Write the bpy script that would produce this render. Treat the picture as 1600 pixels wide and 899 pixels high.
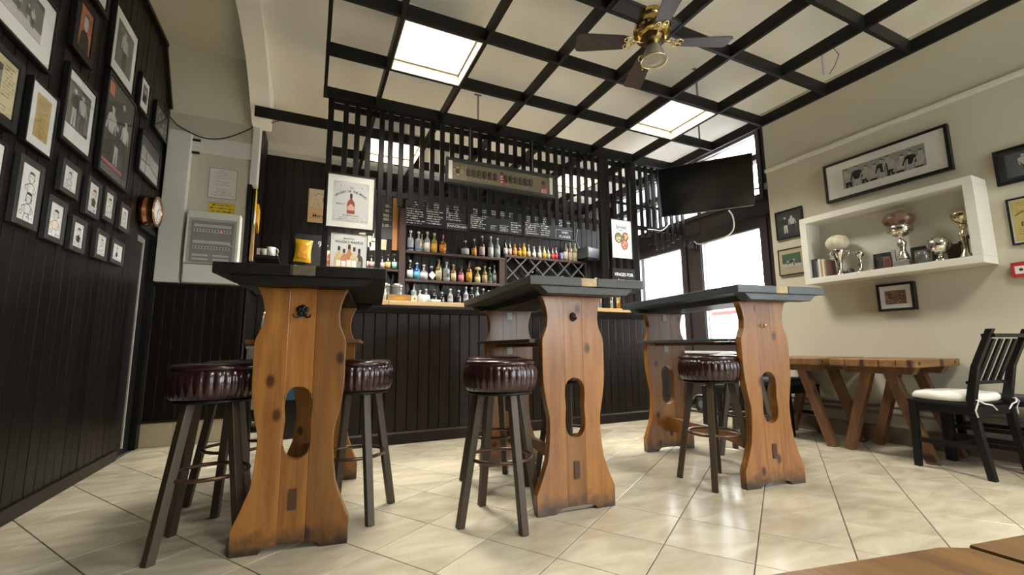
import bpy, bmesh, math, random
from mathutils import Matrix, Vector
for _o in list(bpy.data.objects):
    bpy.data.objects.remove(_o)
SC = bpy.context.scene
COL = SC.collection
PI = math.pi

# ---------------------------------------------------------------- camera
cam_d = bpy.data.cameras.new('camera')
cam = bpy.data.objects.new('camera', cam_d)
COL.objects.link(cam)
_R = (0.9077307, -0.41947076, -0.00832237)
_D = (0.04934241, 0.1264331, -0.99074719)
_F = (0.4166417, 0.898921, 0.1354649)
CAMZ = 0.80
cam.matrix_world = Matrix(((_R[0], -_D[0], -_F[0], 0), (_R[1], -_D[1], -_F[1], 0), (_R[2], -_D[2], -_F[2], CAMZ), (0, 0, 0, 1)))
cam_d.sensor_fit = 'HORIZONTAL'
cam_d.sensor_width = 36.0
cam_d.lens = 680.554 * 36.0 / 1600.0
cam_d.clip_start = 0.01
cam_d.clip_end = 200
SC.camera = cam

# ---------------------------------------------------------------- world, exposure
world = bpy.data.worlds.new('overcast_sky')
SC.world = world
world.use_nodes = True
_bg = world.node_tree.nodes['Background']
_bg.inputs[0].default_value = (0.93, 0.965, 1.0, 1)
_bg.inputs[1].default_value = 8.5
SC.view_settings.view_transform = 'Standard'
SC.view_settings.look = 'None'
SC.view_settings.gamma = 1.0
SC.view_settings.use_curve_mapping = False
SC.view_settings.exposure = 1.33
LED_STRENGTH = 1.3      # glow of the diffuser sheet itself
LED_POWER = 18.0         # watts of each panel, thrown downwards

def portal(name, loc, rot, sx, sy):
    l = bpy.data.lights.new(name, 'AREA')
    l.shape = 'RECTANGLE'
    l.size = sx
    l.size_y = sy
    l.cycles.is_portal = True
    o = bpy.data.objects.new(name, l)
    COL.objects.link(o)
    o.location = loc
    o.rotation_euler = rot
# daylight portals in the window openings (they only guide the sky's own light)
portal('window_portal', (4.64, 4.4, 1.4), (0, PI/2, 0), 1.5, 2.6)
portal('window_portal', (4.64, 4.3, 2.85), (0, PI/2, 0), 0.9, 2.6)
portal('window_portal', (4.47, -1.5, 1.45), (0, PI/2, 0), 2.5, 2.6)
portal('window_portal', (3.0, -3.46, 1.8), (PI/2, 0, PI), 1.2, 2.0)

# ---------------------------------------------------------------- materials
MATS = {}
def _new(name):
    m = bpy.data.materials.new(name)
    m.use_nodes = True
    nt = m.node_tree
    return m, nt, nt.nodes['Principled BSDF']
def mat(name, col, rough=0.5, metal=0.0, var=0.0, bump=0.0, scale=8.0, spec=None, rnd=0.0, coat=0.0, stretch=None):
    """procedural principled: object-space noise varies the colour a little, optional bump, optional per-object value shift"""
    if name in MATS:
        return MATS[name]
    m, nt, b = _new(name)
    N, L = nt.nodes, nt.links
    b.inputs['Base Color'].default_value = (*col, 1)
    b.inputs['Roughness'].default_value = rough
    b.inputs['Metallic'].default_value = metal
    if spec is not None:
        b.inputs['Specular IOR Level'].default_value = spec
    if coat:
        b.inputs['Coat Weight'].default_value = coat
        b.inputs['Coat Roughness'].default_value = 0.12
    tc = N.new('ShaderNodeTexCoord')
    src = tc.outputs['Object']
    if stretch:
        mp = N.new('ShaderNodeMapping')
        mp.inputs['Scale'].default_value = stretch
        L.new(src, mp.inputs['Vector'])
        src = mp.outputs['Vector']
    no = N.new('ShaderNodeTexNoise')
    no.inputs['Scale'].default_value = scale
    no.inputs['Detail'].default_value = 5
    L.new(src, no.inputs['Vector'])
    mx = N.new('ShaderNodeMix'); mx.data_type = 'RGBA'
    lo = tuple(max(0, c * (1 - var)) for c in col); hi = tuple(min(1, c * (1 + var)) for c in col)
    mx.inputs[6].default_value = (*lo, 1); mx.inputs[7].default_value = (*hi, 1)
    L.new(no.outputs['Fac'], mx.inputs[0])
    out = mx.outputs[2]
    if rnd:
        oi = N.new('ShaderNodeObjectInfo')
        mr = N.new('ShaderNodeMapRange')
        mr.inputs['To Min'].default_value = 1 - rnd; mr.inputs['To Max'].default_value = 1 + rnd
        L.new(oi.outputs['Random'], mr.inputs['Value'])
        hs = N.new('ShaderNodeHueSaturation')
        L.new(mr.outputs[0], hs.inputs['Value']); L.new(out, hs.inputs['Color'])
        out = hs.outputs['Color']
    L.new(out, b.inputs['Base Color'])
    if bump:
        bp = N.new('ShaderNodeBump')
        bp.inputs['Strength'].default_value = bump
        bp.inputs['Distance'].default_value = 0.01
        L.new(no.outputs['Fac'], bp.inputs['Height'])
        L.new(bp.outputs['Normal'], b.inputs['Normal'])
    MATS[name] = m
    return m
def wood(name, c1, c2, axis=2, scale=9.0, rough=0.45, rnd=0.12, knots=True, coat=0.0, bump=0.15, grime=0):
    """grain stretched along one object axis, a little turned by noise, with dark knots"""
    if name in MATS:
        return MATS[name]
    m, nt, b = _new(name)
    N, L = nt.nodes, nt.links
    tc = N.new('ShaderNodeTexCoord'); oi = N.new('ShaderNodeObjectInfo')
    ml = N.new('ShaderNodeVectorMath'); ml.operation = 'SCALE'
    cb = N.new('ShaderNodeCombineXYZ')
    for i in range(3): L.new(oi.outputs['Random'], cb.inputs[i])
    L.new(cb.outputs[0], ml.inputs[0]); ml.inputs['Scale'].default_value = 37.0
    ad = N.new('ShaderNodeVectorMath'); ad.operation = 'ADD'
    L.new(tc.outputs['Object'], ad.inputs[0]); L.new(ml.outputs[0], ad.inputs[1])
    mp = N.new('ShaderNodeMapping')
    s = [1.0, 1.0, 1.0]; s[axis] = 0.07
    mp.inputs['Scale'].default_value = s
    L.new(ad.outputs[0], mp.inputs['Vector'])
    no = N.new('ShaderNodeTexNoise'); no.inputs['Scale'].default_value = scale * 3; no.inputs['Detail'].default_value = 6; no.inputs['Distortion'].default_value = 0.6
    L.new(mp.outputs[0], no.inputs['Vector'])
    n2 = N.new('ShaderNodeTexNoise'); n2.inputs['Scale'].default_value = scale * 16; n2.inputs['Detail'].default_value = 3
    L.new(mp.outputs[0], n2.inputs['Vector'])
    av = N.new('ShaderNodeMath'); av.operation = 'MULTIPLY_ADD'; av.inputs[1].default_value = 0.35
    L.new(n2.outputs['Fac'], av.inputs[0]); L.new(no.outputs['Fac'], av.inputs[2])
    rp = N.new('ShaderNodeValToRGB')
    rp.color_ramp.elements[0].position = 0.42; rp.color_ramp.elements[0].color = (*c2, 1)
    rp.color_ramp.elements[1].position = 0.85; rp.color_ramp.elements[1].color = (*c1, 1)
    L.new(av.outputs[0], rp.inputs[0])
    out = rp.outputs[0]
    if knots:
        sp = N.new('ShaderNodeSeparateXYZ'); L.new(ad.outputs[0], sp.inputs[0])
        mk = N.new('ShaderNodeCombineXYZ')
        st = N.new('ShaderNodeMath'); st.operation = 'MULTIPLY'; st.inputs[1].default_value = 0.62
        L.new(sp.outputs[axis], st.inputs[0]); L.new(st.outputs[0], mk.inputs[1]); L.new(sp.outputs[0 if axis else 1], mk.inputs[0])
        vo = N.new('ShaderNodeTexVoronoi'); vo.voronoi_dimensions = '2D'; vo.inputs['Scale'].default_value = 6.0
        L.new(mk.outputs[0], vo.inputs['Vector'])
        sc = N.new('ShaderNodeSeparateColor'); L.new(vo.outputs['Color'], sc.inputs[0])
        gt = N.new('ShaderNodeMath'); gt.operation = 'LESS_THAN'; gt.inputs[1].default_value = 0.45; L.new(sc.outputs[0], gt.inputs[0])
        mr = N.new('ShaderNodeMapRange'); mr.inputs['From Min'].default_value = 0.05; mr.inputs['From Max'].default_value = 0.14
        mr.interpolation_type = 'SMOOTHSTEP'
        L.new(vo.outputs['Distance'], mr.inputs['Value'])
        km = N.new('ShaderNodeMath'); km.operation = 'MAXIMUM'; L.new(mr.outputs[0], km.inputs[0]); L.new(gt.outputs[0], km.inputs[1])
        mx = N.new('ShaderNodeMix'); mx.data_type = 'RGBA'
        mx.inputs[6].default_value = (c2[0]*.32, c2[1]*.25, c2[2]*.22, 1)
        L.new(km.outputs[0], mx.inputs[0]); L.new(out, mx.inputs[7]); out = mx.outputs[2]
    if grime:
        # scuffed dirt along the floor edge of the board, broken up by noise
        sz = N.new('ShaderNodeSeparateXYZ'); L.new(tc.outputs['Object'], sz.inputs[0])
        gn = N.new('ShaderNodeTexNoise'); gn.inputs['Scale'].default_value = 22; gn.inputs['Detail'].default_value = 4
        L.new(ad.outputs[0], gn.inputs['Vector'])
        ga = N.new('ShaderNodeMath'); ga.operation = 'MULTIPLY_ADD'; ga.inputs[1].default_value = -grime * 1.6; L.new(gn.outputs['Fac'], ga.inputs[0]); L.new(sz.outputs[2], ga.inputs[2])
        gr = N.new('ShaderNodeMapRange'); gr.inputs['From Min'].default_value = -grime * .75; gr.inputs['From Max'].default_value = grime * .15; L.new(ga.outputs[0], gr.inputs['Value'])
        mg = N.new('ShaderNodeMix'); mg.data_type = 'RGBA'; mg.inputs[6].default_value = (.03, .02, .012, 1)
        L.new(gr.outputs[0], mg.inputs[0]); L.new(out, mg.inputs[7]); out = mg.outputs[2]
    hs = N.new('ShaderNodeHueSaturation')
    mv = N.new('ShaderNodeMapRange'); mv.inputs['To Min'].default_value = 1 - rnd; mv.inputs['To Max'].default_value = 1 + rnd
    L.new(oi.outputs['Random'], mv.inputs['Value']); L.new(mv.outputs[0], hs.inputs['Value']); L.new(out, hs.inputs['Color'])
    L.new(hs.outputs[0], b.inputs['Base Color'])
    b.inputs['Roughness'].default_value = rough
    if coat:
        b.inputs['Coat Weight'].default_value = coat; b.inputs['Coat Roughness'].default_value = 0.15
    bp = N.new('ShaderNodeBump'); bp.inputs['Strength'].default_value = bump; bp.inputs['Distance'].default_value = 0.004
    L.new(av.outputs[0], bp.inputs['Height']); L.new(bp.outputs[0], b.inputs['Normal'])
    MATS[name] = m
    return m
def emit(name, col, strength):
    if name in MATS: return MATS[name]
    m, nt, b = _new(name)
    b.inputs['Base Color'].default_value = (0.9, 0.9, 0.9, 1)
    b.inputs['Emission Color'].default_value = (*col, 1)
    b.inputs['Emission Strength'].default_value = strength
    MATS[name] = m
    return m
def pane_mat(name, tint=(1, 1, 1), rough=0.02, refl=0.55):
    """thin sheet of glass: lets light through, reflects by fresnel"""
    if name in MATS: return MATS[name]
    m, nt, b = _new(name)
    N, L = nt.nodes, nt.links
    N.remove(b)
    tr = N.new('ShaderNodeBsdfTransparent'); tr.inputs[0].default_value = (*tint, 1)
    gl = N.new('ShaderNodeBsdfGlossy'); gl.inputs['Roughness'].default_value = rough
    fr = N.new('ShaderNodeFresnel'); fr.inputs[0].default_value = 1.45
    mu = N.new('ShaderNodeMath'); mu.operation = 'MULTIPLY'; mu.inputs[1].default_value = refl * 1.6
    L.new(fr.outputs[0], mu.inputs[0])
    mx = N.new('ShaderNodeMixShader')
    L.new(mu.outputs[0], mx.inputs[0]); L.new(tr.outputs[0], mx.inputs[1]); L.new(gl.outputs[0], mx.inputs[2])
    L.new(mx.outputs[0], N['Material Output'].inputs['Surface'])
    MATS[name] = m
    return m

# ---------------------------------------------------------------- mesh helpers
class MB:
    def __init__(s): s.v = []; s.f = []; s.sm = []
    def add(s, vs, fs, smooth=False):
        n = len(s.v); s.v += [tuple(v) for v in vs]
        s.f += [tuple(i + n for i in f) for f in fs]; s.sm += [smooth] * len(fs)
        return s
    def box(s, x0, x1, y0, y1, z0, z1):
        vs = [(x, y, z) for z in (z0, z1) for y in (y0, y1) for x in (x0, x1)]
        return s.add(vs, [(0, 2, 3, 1), (4, 5, 7, 6), (0, 1, 5, 4), (2, 6, 7, 3), (0, 4, 6, 2), (1, 3, 7, 5)])
    def cbox(s, c, d, rot=None):
        vs = []
        for z in (-.5, .5):
            for y in (-.5, .5):
                for x in (-.5, .5):
                    v = Vector((x * d[0], y * d[1], z * d[2]))
                    if rot is not None: v = rot @ v
                    vs.append((v[0] + c[0], v[1] + c[1], v[2] + c[2]))
        return s.add(vs, [(0, 2, 3, 1), (4, 5, 7, 6), (0, 1, 5, 4), (2, 6, 7, 3), (0, 4, 6, 2), (1, 3, 7, 5)])
    def bar(s, a, b, w, d, w2=None, d2=None, up=(0, 1, 0)):
        """tapering square bar from a to b"""
        a = Vector(a); b = Vector(b); t = (b - a).normalized(); u = Vector(up)
        x = u.cross(t); 
        if x.length < 1e-4: x = Vector((1, 0, 0)).cross(t)
        x.normalize(); y = t.cross(x)
        w2 = w if w2 is None else w2; d2 = d if d2 is None else d2
        vs = []
        for p, ww, dd in ((a, w, d), (b, w2, d2)):
            for sx, sy in ((-1, -1), (1, -1), (1, 1), (-1, 1)):
                vs.append(p + x * sx * ww / 2 + y * sy * dd / 2)
        return s.add(vs, [(3, 2, 1, 0), (4, 5, 6, 7), (0, 1, 5, 4), (1, 2, 6, 5), (2, 3, 7, 6), (3, 0, 4, 7)])
    def lathe(s, prof, seg=16, c=(0, 0, 0), smooth=True, mod=None, axis='z'):
        n = len(prof); vs = []; fs = []
        for i in range(seg):
            a = 2 * PI * i / seg
            for k, (r, z) in enumerate(prof):
                rr = r * (mod(a, k) if mod else 1)
                p = (rr * math.cos(a), rr * math.sin(a), z)
                if axis == 'x': p = (p[2], p[0], p[1])
                if axis == 'y': p = (p[0], p[2], p[1])
                vs.append((p[0] + c[0], p[1] + c[1], p[2] + c[2]))
        for i in range(seg):
            j = (i + 1) % seg
            for k in range(n - 1):
                fs.append((i * n + k, j * n + k, j * n + k + 1, i * n + k + 1))
        s.add(vs, fs, smooth)
        base = len(s.v) - len(vs)
        for k, rev in ((0, True), (n - 1, False)):
            if prof[k][0] > 1e-5:
                ring = [base + i * n + k for i in range(seg)]
                s.f.append(tuple(reversed(ring)) if rev else tuple(ring)); s.sm.append(False)
        return s
    def tube(s, pts, r, seg=8, closed=False):
        P = [Vector(p) for p in pts]; n = len(P); vs = []; fs = []
        for i, p in enumerate(P):
            if closed: t = P[(i + 1) % n] - P[i - 1]
            else: t = P[min(i + 1, n - 1)] - P[max(i - 1, 0)]
            t.normalize()
            u = Vector((0, 0, 1)) if abs(t.z) < 0.9 else Vector((0, 1, 0))
            x = t.cross(u).normalized(); y = x.cross(t)
            for k in range(seg):
                a = 2 * PI * k / seg
                vs.append(p + x * math.cos(a) * r + y * math.sin(a) * r)
        m = n if closed else n - 1
        for i in range(m):
            j = (i + 1) % n
            for k in range(seg):
                l = (k + 1) % seg
                fs.append((i * seg + k, i * seg + l, j * seg + l, j * seg + k))
        if not closed:
            fs.append(tuple(range(seg))); fs.append(tuple((n - 1) * seg + k for k in reversed(range(seg))))
        return s.add(vs, fs, True)
    def prism(s, poly, a0, a1, plane='xz'):
        """extrude a 2D polygon; plane 'xz' extrudes along y, 'xy' along z, 'yz' along x"""
        def P(p, a):
            return {'xz': (p[0], a, p[1]), 'xy': (p[0], p[1], a), 'yz': (a, p[0], p[1])}[plane]
        n = len(poly)
        vs = [P(p, a0) for p in poly] + [P(p, a1) for p in poly]
        fs = [tuple(range(n)), tuple(range(2 * n - 1, n - 1, -1))] + [(i + n, (i + 1) % n + n, (i + 1) % n, i) for i in range(n)]
        return s.add(vs, fs)
    def flat(s, poly, a, plane='xz'):
        def P(p): return {'xz': (p[0], a, p[1]), 'xy': (p[0], p[1], a), 'yz': (a, p[0], p[1])}[plane]
        return s.add([P(p) for p in poly], [tuple(range(len(poly)))])
    def sphere(s, c, r, seg=14, rings=9, sc=(1, 1, 1)):
        prof = [(max(1e-6, r * math.sin(PI * k / rings)), -r * math.cos(PI * k / rings)) for k in range(rings + 1)]
        n0 = len(s.v)
        s.lathe(prof, seg)
        for i in range(n0, len(s.v)):
            v = s.v[i]; s.v[i] = (v[0] * sc[0] + c[0], v[1] * sc[1] + c[1], v[2] * sc[2] + c[2])
        return s
    def mesh(s, name, m=None):
        me = bpy.data.meshes.new(name)
        me.from_pydata(s.v, [], s.f)
        for p, q in zip(me.polygons, s.sm): p.use_smooth = q
        bm = bmesh.new(); bm.from_mesh(me); bmesh.ops.recalc_face_normals(bm, faces=bm.faces); bm.to_mesh(me); bm.free()
        if m: me.materials.append(m)
        return me
    def build(s, name, m=None, parent=None, loc=None, rotz=None, bevel=0):
        me = s.mesh(name, m)
        if bevel:
            bm = bmesh.new(); bm.from_mesh(me)
            bmesh.ops.bevel(bm, geom=list(bm.edges), offset=bevel, segments=2, affect='EDGES', profile=0.5)
            bm.to_mesh(me); bm.free()
        return link(name, me, parent, loc, rotz)
def link(name, me, parent=None, loc=None, rotz=None):
    o = bpy.data.objects.new(name, me)
    COL.objects.link(o)
    if parent: o.parent = parent
    if loc: o.location = loc
    if rotz: o.rotation_euler = (0, 0, rotz)
    return o
def tag(o, label, cat, group=None):
    o['label'] = label; o['category'] = cat
    if group: o['group'] = group
    return o
def thing(name, label, cat, loc=(0, 0, 0), rotz=0, group=None):
    o = bpy.data.objects.new(name, None)
    o.empty_display_size = 0.05
    COL.objects.link(o)
    o.location = loc; o.rotation_euler = (0, 0, rotz)
    return tag(o, label, cat, group)
def struct(name, o=None):
    if o is None:
        o = bpy.data.objects.new(name, None); COL.objects.link(o)
    o['kind'] = 'structure'
    return o
def dup_tree(root, loc, rotz, label, group=None):
    r = root.copy(); COL.objects.link(r); r.location = loc; r.rotation_euler = (0, 0, rotz)
    r['label'] = label
    if group: r['group'] = group
    for ch in list(root.children):
        c = ch.copy(); COL.objects.link(c); c.parent = r
        for g in list(ch.children):
            d = g.copy(); COL.objects.link(d); d.parent = c
    return r
def text(body, size, m, parent, loc, rot=(PI/2, 0, 0), name='lettering', align='CENTER', sx=1.0, depth=0.0006):
    cu = bpy.data.curves.new(name, 'FONT')
    cu.body = body; cu.size = size; cu.align_x = align; cu.align_y = 'CENTER'; cu.extrude = depth
    cu.resolution_u = 2
    cu.offset = size * .007
    t = bpy.data.objects.new(name, cu); COL.objects.link(t)
    bpy.context.view_layer.update()
    me = bpy.data.meshes.new_from_object(t.evaluated_get(bpy.context.evaluated_depsgraph_get()))
    bpy.data.objects.remove(t); bpy.data.curves.remove(cu)
    me.name = name; me.materials.clear(); me.materials.append(m)
    o = bpy.data.objects.new(name, me); COL.objects.link(o)
    o.parent = parent; o.location = loc; o.rotation_euler = rot; o.scale = (sx, 1, 1)
    return o
def scribble(mb, x0, x1, z0, z1, y, rows, rng, fill=0.75, hf=0.5, ragged=True):
    """rows of small letter-like strokes, for writing too small to read"""
    rh = (z1 - z0) / rows
    for r in range(rows):
        zc = z1 - (r + .5) * rh; x = x0
        xe = x0 + (x1 - x0) * (rng.uniform(.6, 1) if ragged else 1)
        while x < xe:
            w = rng.uniform(.25, .7) * rh
            if rng.random() < fill:
                h = rh * hf * rng.uniform(.5, 1)
                t = rng.uniform(.14, .26) * rh
                k = rng.randrange(3)
                if k != 1: mb.flat([(x, zc - h/2), (x + t, zc - h/2), (x + t, zc + h/2), (x, zc + h/2)], y)
                if k != 0: mb.flat([(x, zc - t/2), (x + w*.8, zc - t/2), (x + w*.8, zc + t/2), (x, zc + t/2)], y)
                if k == 2: mb.flat([(x + w*.6, zc - h/2), (x + w*.6 + t, zc - h/2), (x + w*.6 + t, zc + h*.3), (x + w*.6, zc + h*.3)], y)
            x += w
    return mb
def ell(cx, cz, rx, rz, n=12, a0=0, a1=2*PI):
    return [(cx + rx * math.cos(a0 + (a1 - a0) * i / n), cz + rz * math.sin(a0 + (a1 - a0) * i / n)) for i in range(n)]

# palette
M_DARK = mat('dark_stained_board', (0.0135, 0.009, 0.007), 0.36, spec=.2, var=0.35, scale=14, rnd=0.25, bump=0.05, stretch=(1, 1, .15))
M_DARKW = mat('dark_board_wall', (0.0080, 0.0058, 0.0045), 0.38, spec=.16, var=0.35, scale=14, rnd=0.25, bump=0.05, stretch=(1, 1, .15))
M_BLACK = mat('black_paint', (0.0075, 0.007, 0.0065), 0.45, spec=.25, var=0.2)
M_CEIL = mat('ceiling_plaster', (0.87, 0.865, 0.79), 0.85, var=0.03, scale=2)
M_BAY = mat('shaded_bay_plaster', (0.56, 0.54, 0.44), 0.85, var=0.06, scale=2)  # the bay's dimmer light is put into this darker plaster colour
M_CREAM = mat('cream_wall_paint', (0.53, 0.50, 0.395), 0.8, var=0.03, scale=3, bump=0.03)
M_WHITE = mat('white_paint', (0.64, 0.635, 0.58), 0.55, var=0.03, scale=4)
M_SHELFW = mat('white_shelf_paint', (0.66, 0.65, 0.575), 0.5, var=0.02)
M_FRAME = mat('black_frame', (0.010, 0.0095, 0.009), 0.38, spec=.3, var=0.2)
M_PAPER = mat('white_mount_paper', (0.74, 0.73, 0.68), 0.8, var=0.03)
M_INK = mat('black_ink', (0.02, 0.02, 0.02), 0.7)
M_GREY = mat('grey_print', (0.095, 0.095, 0.09), 0.7, var=0.75, scale=18, rnd=0.3)
M_LIGHTP = mat('pale_print', (0.46, 0.45, 0.42), 0.7, var=0.3, scale=25)
M_MIDP = mat('mid_print', (0.25, 0.24, 0.22), 0.7, var=0.4, scale=25)
M_CHROME = mat('chrome', (0.75, 0.74, 0.70), 0.16, 1.0)
M_STEEL = mat('brushed_steel', (0.45, 0.44, 0.42), 0.32, 1.0, var=0.1)
M_BRASS = mat('brass', (0.62, 0.43, 0.13), 0.20, 1.0, var=0.1)
M_GLASS = pane_mat('window_glass')
M_PICGLASS = pane_mat('picture_glass', refl=0.18)
M_BLKPL = mat('black_plastic', (0.015, 0.015, 0.016), 0.3)
M_CABLE = mat('black_cable', (0.02, 0.02, 0.02), 0.5)
M_WCABLE = mat('white_cable', (0.75, 0.74, 0.72), 0.5)
# ---------------------------------------------------------------- floor
XL, XR, XW = -1.25, 4.36, 4.55      # left wall, right wall, window wall
YB, YA, YF = 5.80, 4.68, 3.85       # bar back wall, alcove wall, bar front
YR = -3.4                           # wall behind the camera
ZC = 3.30                           # ceiling
def tile_mat():
    m, nt, b = _new('floor_tile'); N, L = nt.nodes, nt.links
    ge = N.new('ShaderNodeNewGeometry'); oi = N.new('ShaderNodeObjectInfo')
    sc = N.new('ShaderNodeVectorMath'); sc.operation = 'SCALE'; sc.inputs['Scale'].default_value = 50
    cb = N.new('ShaderNodeCombineXYZ')
    for i in range(3): L.new(oi.outputs['Random'], cb.inputs[i])
    L.new(cb.outputs[0], sc.inputs[0])
    ad = N.new('ShaderNodeVectorMath'); ad.operation = 'ADD'
    L.new(ge.outputs['Position'], ad.inputs[0]); L.new(sc.outputs[0], ad.inputs[1])
    mp = N.new('ShaderNodeMapping'); mp.inputs['Rotation'].default_value = (0, 0, 0.98); mp.inputs['Scale'].default_value = (1, 2.6, 1)
    L.new(ad.outputs[0], mp.inputs[0])
    n1 = N.new('ShaderNodeTexNoise'); n1.inputs['Scale'].default_value = 3.2; n1.inputs['Detail'].default_value = 8; n1.inputs['Distortion'].default_value = .8
    L.new(mp.outputs[0], n1.inputs['Vector'])
    rp = N.new('ShaderNodeValToRGB')
    rp.color_ramp.elements[0].position = .3; rp.color_ramp.elements[0].color = (0.37, 0.325, 0.235, 1)
    rp.color_ramp.elements[1].position = .68; rp.color_ramp.elements[1].color = (0.52, 0.475, 0.365, 1)
    L.new(n1.outputs['Fac'], rp.inputs[0])
    hs = N.new('ShaderNodeHueSaturation'); mv = N.new('ShaderNodeMapRange'); mv.inputs['To Min'].default_value = .93; mv.inputs['To Max'].default_value = 1.05
    L.new(oi.outputs['Random'], mv.inputs['Value']); L.new(mv.outputs[0], hs.inputs['Value']); L.new(rp.outputs[0], hs.inputs['Color'])
    L.new(hs.outputs[0], b.inputs['Base Color'])
    r2 = N.new('ShaderNodeMapRange'); r2.inputs['To Min'].default_value = .13; r2.inputs['To Max'].default_value = .30
    L.new(n1.outputs['Fac'], r2.inputs['Value']); L.new(r2.outputs[0], b.inputs['Roughness'])
    bp = N.new('ShaderNodeBump'); bp.inputs['Strength'].default_value = .06; bp.inputs['Distance'].default_value = .01
    L.new(n1.outputs['Fac'], bp.inputs['Height']); L.new(bp.outputs[0], b.inputs['Normal'])
    return m
M_TILE = tile_mat()
M_GROUT = mat('dark_grout', (0.045, 0.038, 0.03), 0.9, var=0.2)
fl = MB().box(XL - .15, XW + .15, YR - .1, YB + .1, -.06, -.004).build('floor', M_GROUT)
struct('floor', fl)
T_S, T_O, T_A = 0.3253177, (0.899, 1.555), math.radians(-56.3573)
TU = (math.cos(T_A), math.sin(T_A)); TV = (-TU[1], TU[0])
GAP = 0.0040
def clip_poly(poly, x0, x1, y0, y1):
    for ax, lim, sg in ((0, x0, 1), (0, x1, -1), (1, y0, 1), (1, y1, -1)):
        out = []
        for i, p in enumerate(poly):
            q = poly[(i + 1) % len(poly)]
            a, b_ = sg * (p[ax] - lim), sg * (q[ax] - lim)
            if a >= 0: out.append(p)
            if (a >= 0) != (b_ >= 0):
                t = a / (a - b_); out.append((p[0] + (q[0] - p[0]) * t, p[1] + (q[1] - p[1]) * t))
        poly = out
        if len(poly) < 3: return []
    return poly
def tile_prism(mb, poly):
    n = len(poly); cx = sum(p[0] for p in poly) / n; cy = sum(p[1] for p in poly) / n
    def ins(p, d):
        l = math.hypot(p[0] - cx, p[1] - cy) or 1
        return (p[0] - (p[0] - cx) / l * d, p[1] - (p[1] - cy) / l * d)
    vs = [(*p, -.004) for p in poly] + [(*p, -.0012) for p in poly] + [(*ins(p, .0022), 0) for p in poly]
    fs = [tuple(range(2 * n, 3 * n))]
    for r in range(2):
        fs += [(r*n + i, r*n + (i+1) % n, (r+1)*n + (i+1) % n, (r+1)*n + i) for i in range(n)]
    mb.add(vs, fs)
rest = MB(); whole = None; cand = []
for i in range(-30, 31):
    for j in range(-30, 31):
        c = [(T_O[k] + T_S * ((i + .5) * TU[k] + (j + .5) * TV[k])) for k in range(2)]
        if not (XL - .3 < c[0] < XW + .3 and YR - .3 < c[1] < YB + .3): continue
        h = T_S / 2 - GAP / 2
        corners = [(sx * h * TU[0] + sy * h * TV[0], sx * h * TU[1] + sy * h * TV[1]) for sx, sy in ((-1, -1), (1, -1), (1, 1), (-1, 1))]
        xr = XW if c[1] > 2.9 else XR
        absp = [(c[0] + p[0], c[1] + p[1]) for p in corners]
        cl = clip_poly(absp, XL + .001, xr, YR, YB)
        if len(cl) < 3: continue
        v = Vector((c[0], c[1], -CAMZ))
        dz = v.dot(Vector(_F)); px = 800 + 680.5 * v.dot(Vector(_R)) / dz if dz > .1 else -9999
        py = 449.5 + 680.5 * v.dot(Vector(_D)) / dz if dz > .1 else 9999
        seen = dz > .1 and -90 < px < 1690 and py < 1010 and not (.1 < c[0] < 3.4 and c[1] > 3.95)
        cand.append((not seen, dz, c, corners, cl, len(cl) == 4 and all(abs(a[0]-b_[0]) + abs(a[1]-b_[1]) < 1e-6 for a, b_ in zip(absp, cl))))
cand.sort(key=lambda t: (t[0], t[1]))
for k, (ns, dz, c, corners, cl, full) in enumerate(cand):
    if ns or k >= 298:
        tile_prism(rest, cl); continue
    if full:
        if whole is None:
            mb = MB(); tile_prism(mb, corners); whole = mb.mesh('tile', M_TILE)
        link('tile', whole, fl, (c[0], c[1], 0))
    else:
        mb = MB(); tile_prism(mb, cl); mb.build('tile', M_TILE, fl)
rest.build('tiles_beyond', M_TILE, fl)['kind'] = 'stuff'

# ---------------------------------------------------------------- ceiling with the arched bay on the left
ce = MB()
ce.box(-.44, XW + .2, YR - .1, YB + .2, ZC, ZC + .1).box(-.75, -.44, 4.68, YB + .2, ZC, ZC + .1)
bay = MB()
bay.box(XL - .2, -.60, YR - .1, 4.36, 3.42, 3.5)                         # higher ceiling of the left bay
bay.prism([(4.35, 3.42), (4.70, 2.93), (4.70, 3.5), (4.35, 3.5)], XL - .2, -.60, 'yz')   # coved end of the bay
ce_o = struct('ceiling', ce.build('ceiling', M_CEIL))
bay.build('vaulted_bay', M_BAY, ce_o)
rib = [(YR, 3.28), (3.55, 3.28), (3.95, 3.23), (4.2, 3.14), (4.42, 3.02), (4.56, 2.95), (4.68, 2.93), (4.68, 3.5), (YR, 3.5)]
MB().prism(rib, -.60, -.44, 'yz').build('arch_rib', M_CEIL, ce_o)
# ---------------------------------------------------------------- left wall: boarded
wl = struct('wall_left', MB().box(XL - .16, XL - .02, YR, 4.233, 0, 3.42).build('wall_left', M_DARKW))
rg = random.Random(4)
prof_top = lambda y: 3.40 if y < 4.35 else 3.40 - (y - 4.35) * 1.37
MB().box(XL - .16, XL - .02, 4.233, 4.60, 1.76, 3.40).build('wall_over_door', M_DARKW, wl)
MB().box(XL - .16, XL - .02, 4.60, YA, 0, 3.02).build('door_post', M_DARKW, wl)
y = .70; pl_i = 0
while y < YA - .01:
    w = .092; y1 = min(y + w, YA)
    zb = .075 if y1 < 4.24 else 1.80
    if y < 4.23 < y1: y1 = 4.236
    mb = MB()
    g = .0025; d = .003 + rg.uniform(0, .002)
    mb.prism([(y + g, zb), (y1 - g, zb), (y1 - g, prof_top(y1)), (y + g, prof_top(y))], XL - .02, XL - .0035 + d - .003, 'yz')
    mb.build('plank', M_DARKW, wl, bevel=.0015)
    y = y1
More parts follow.
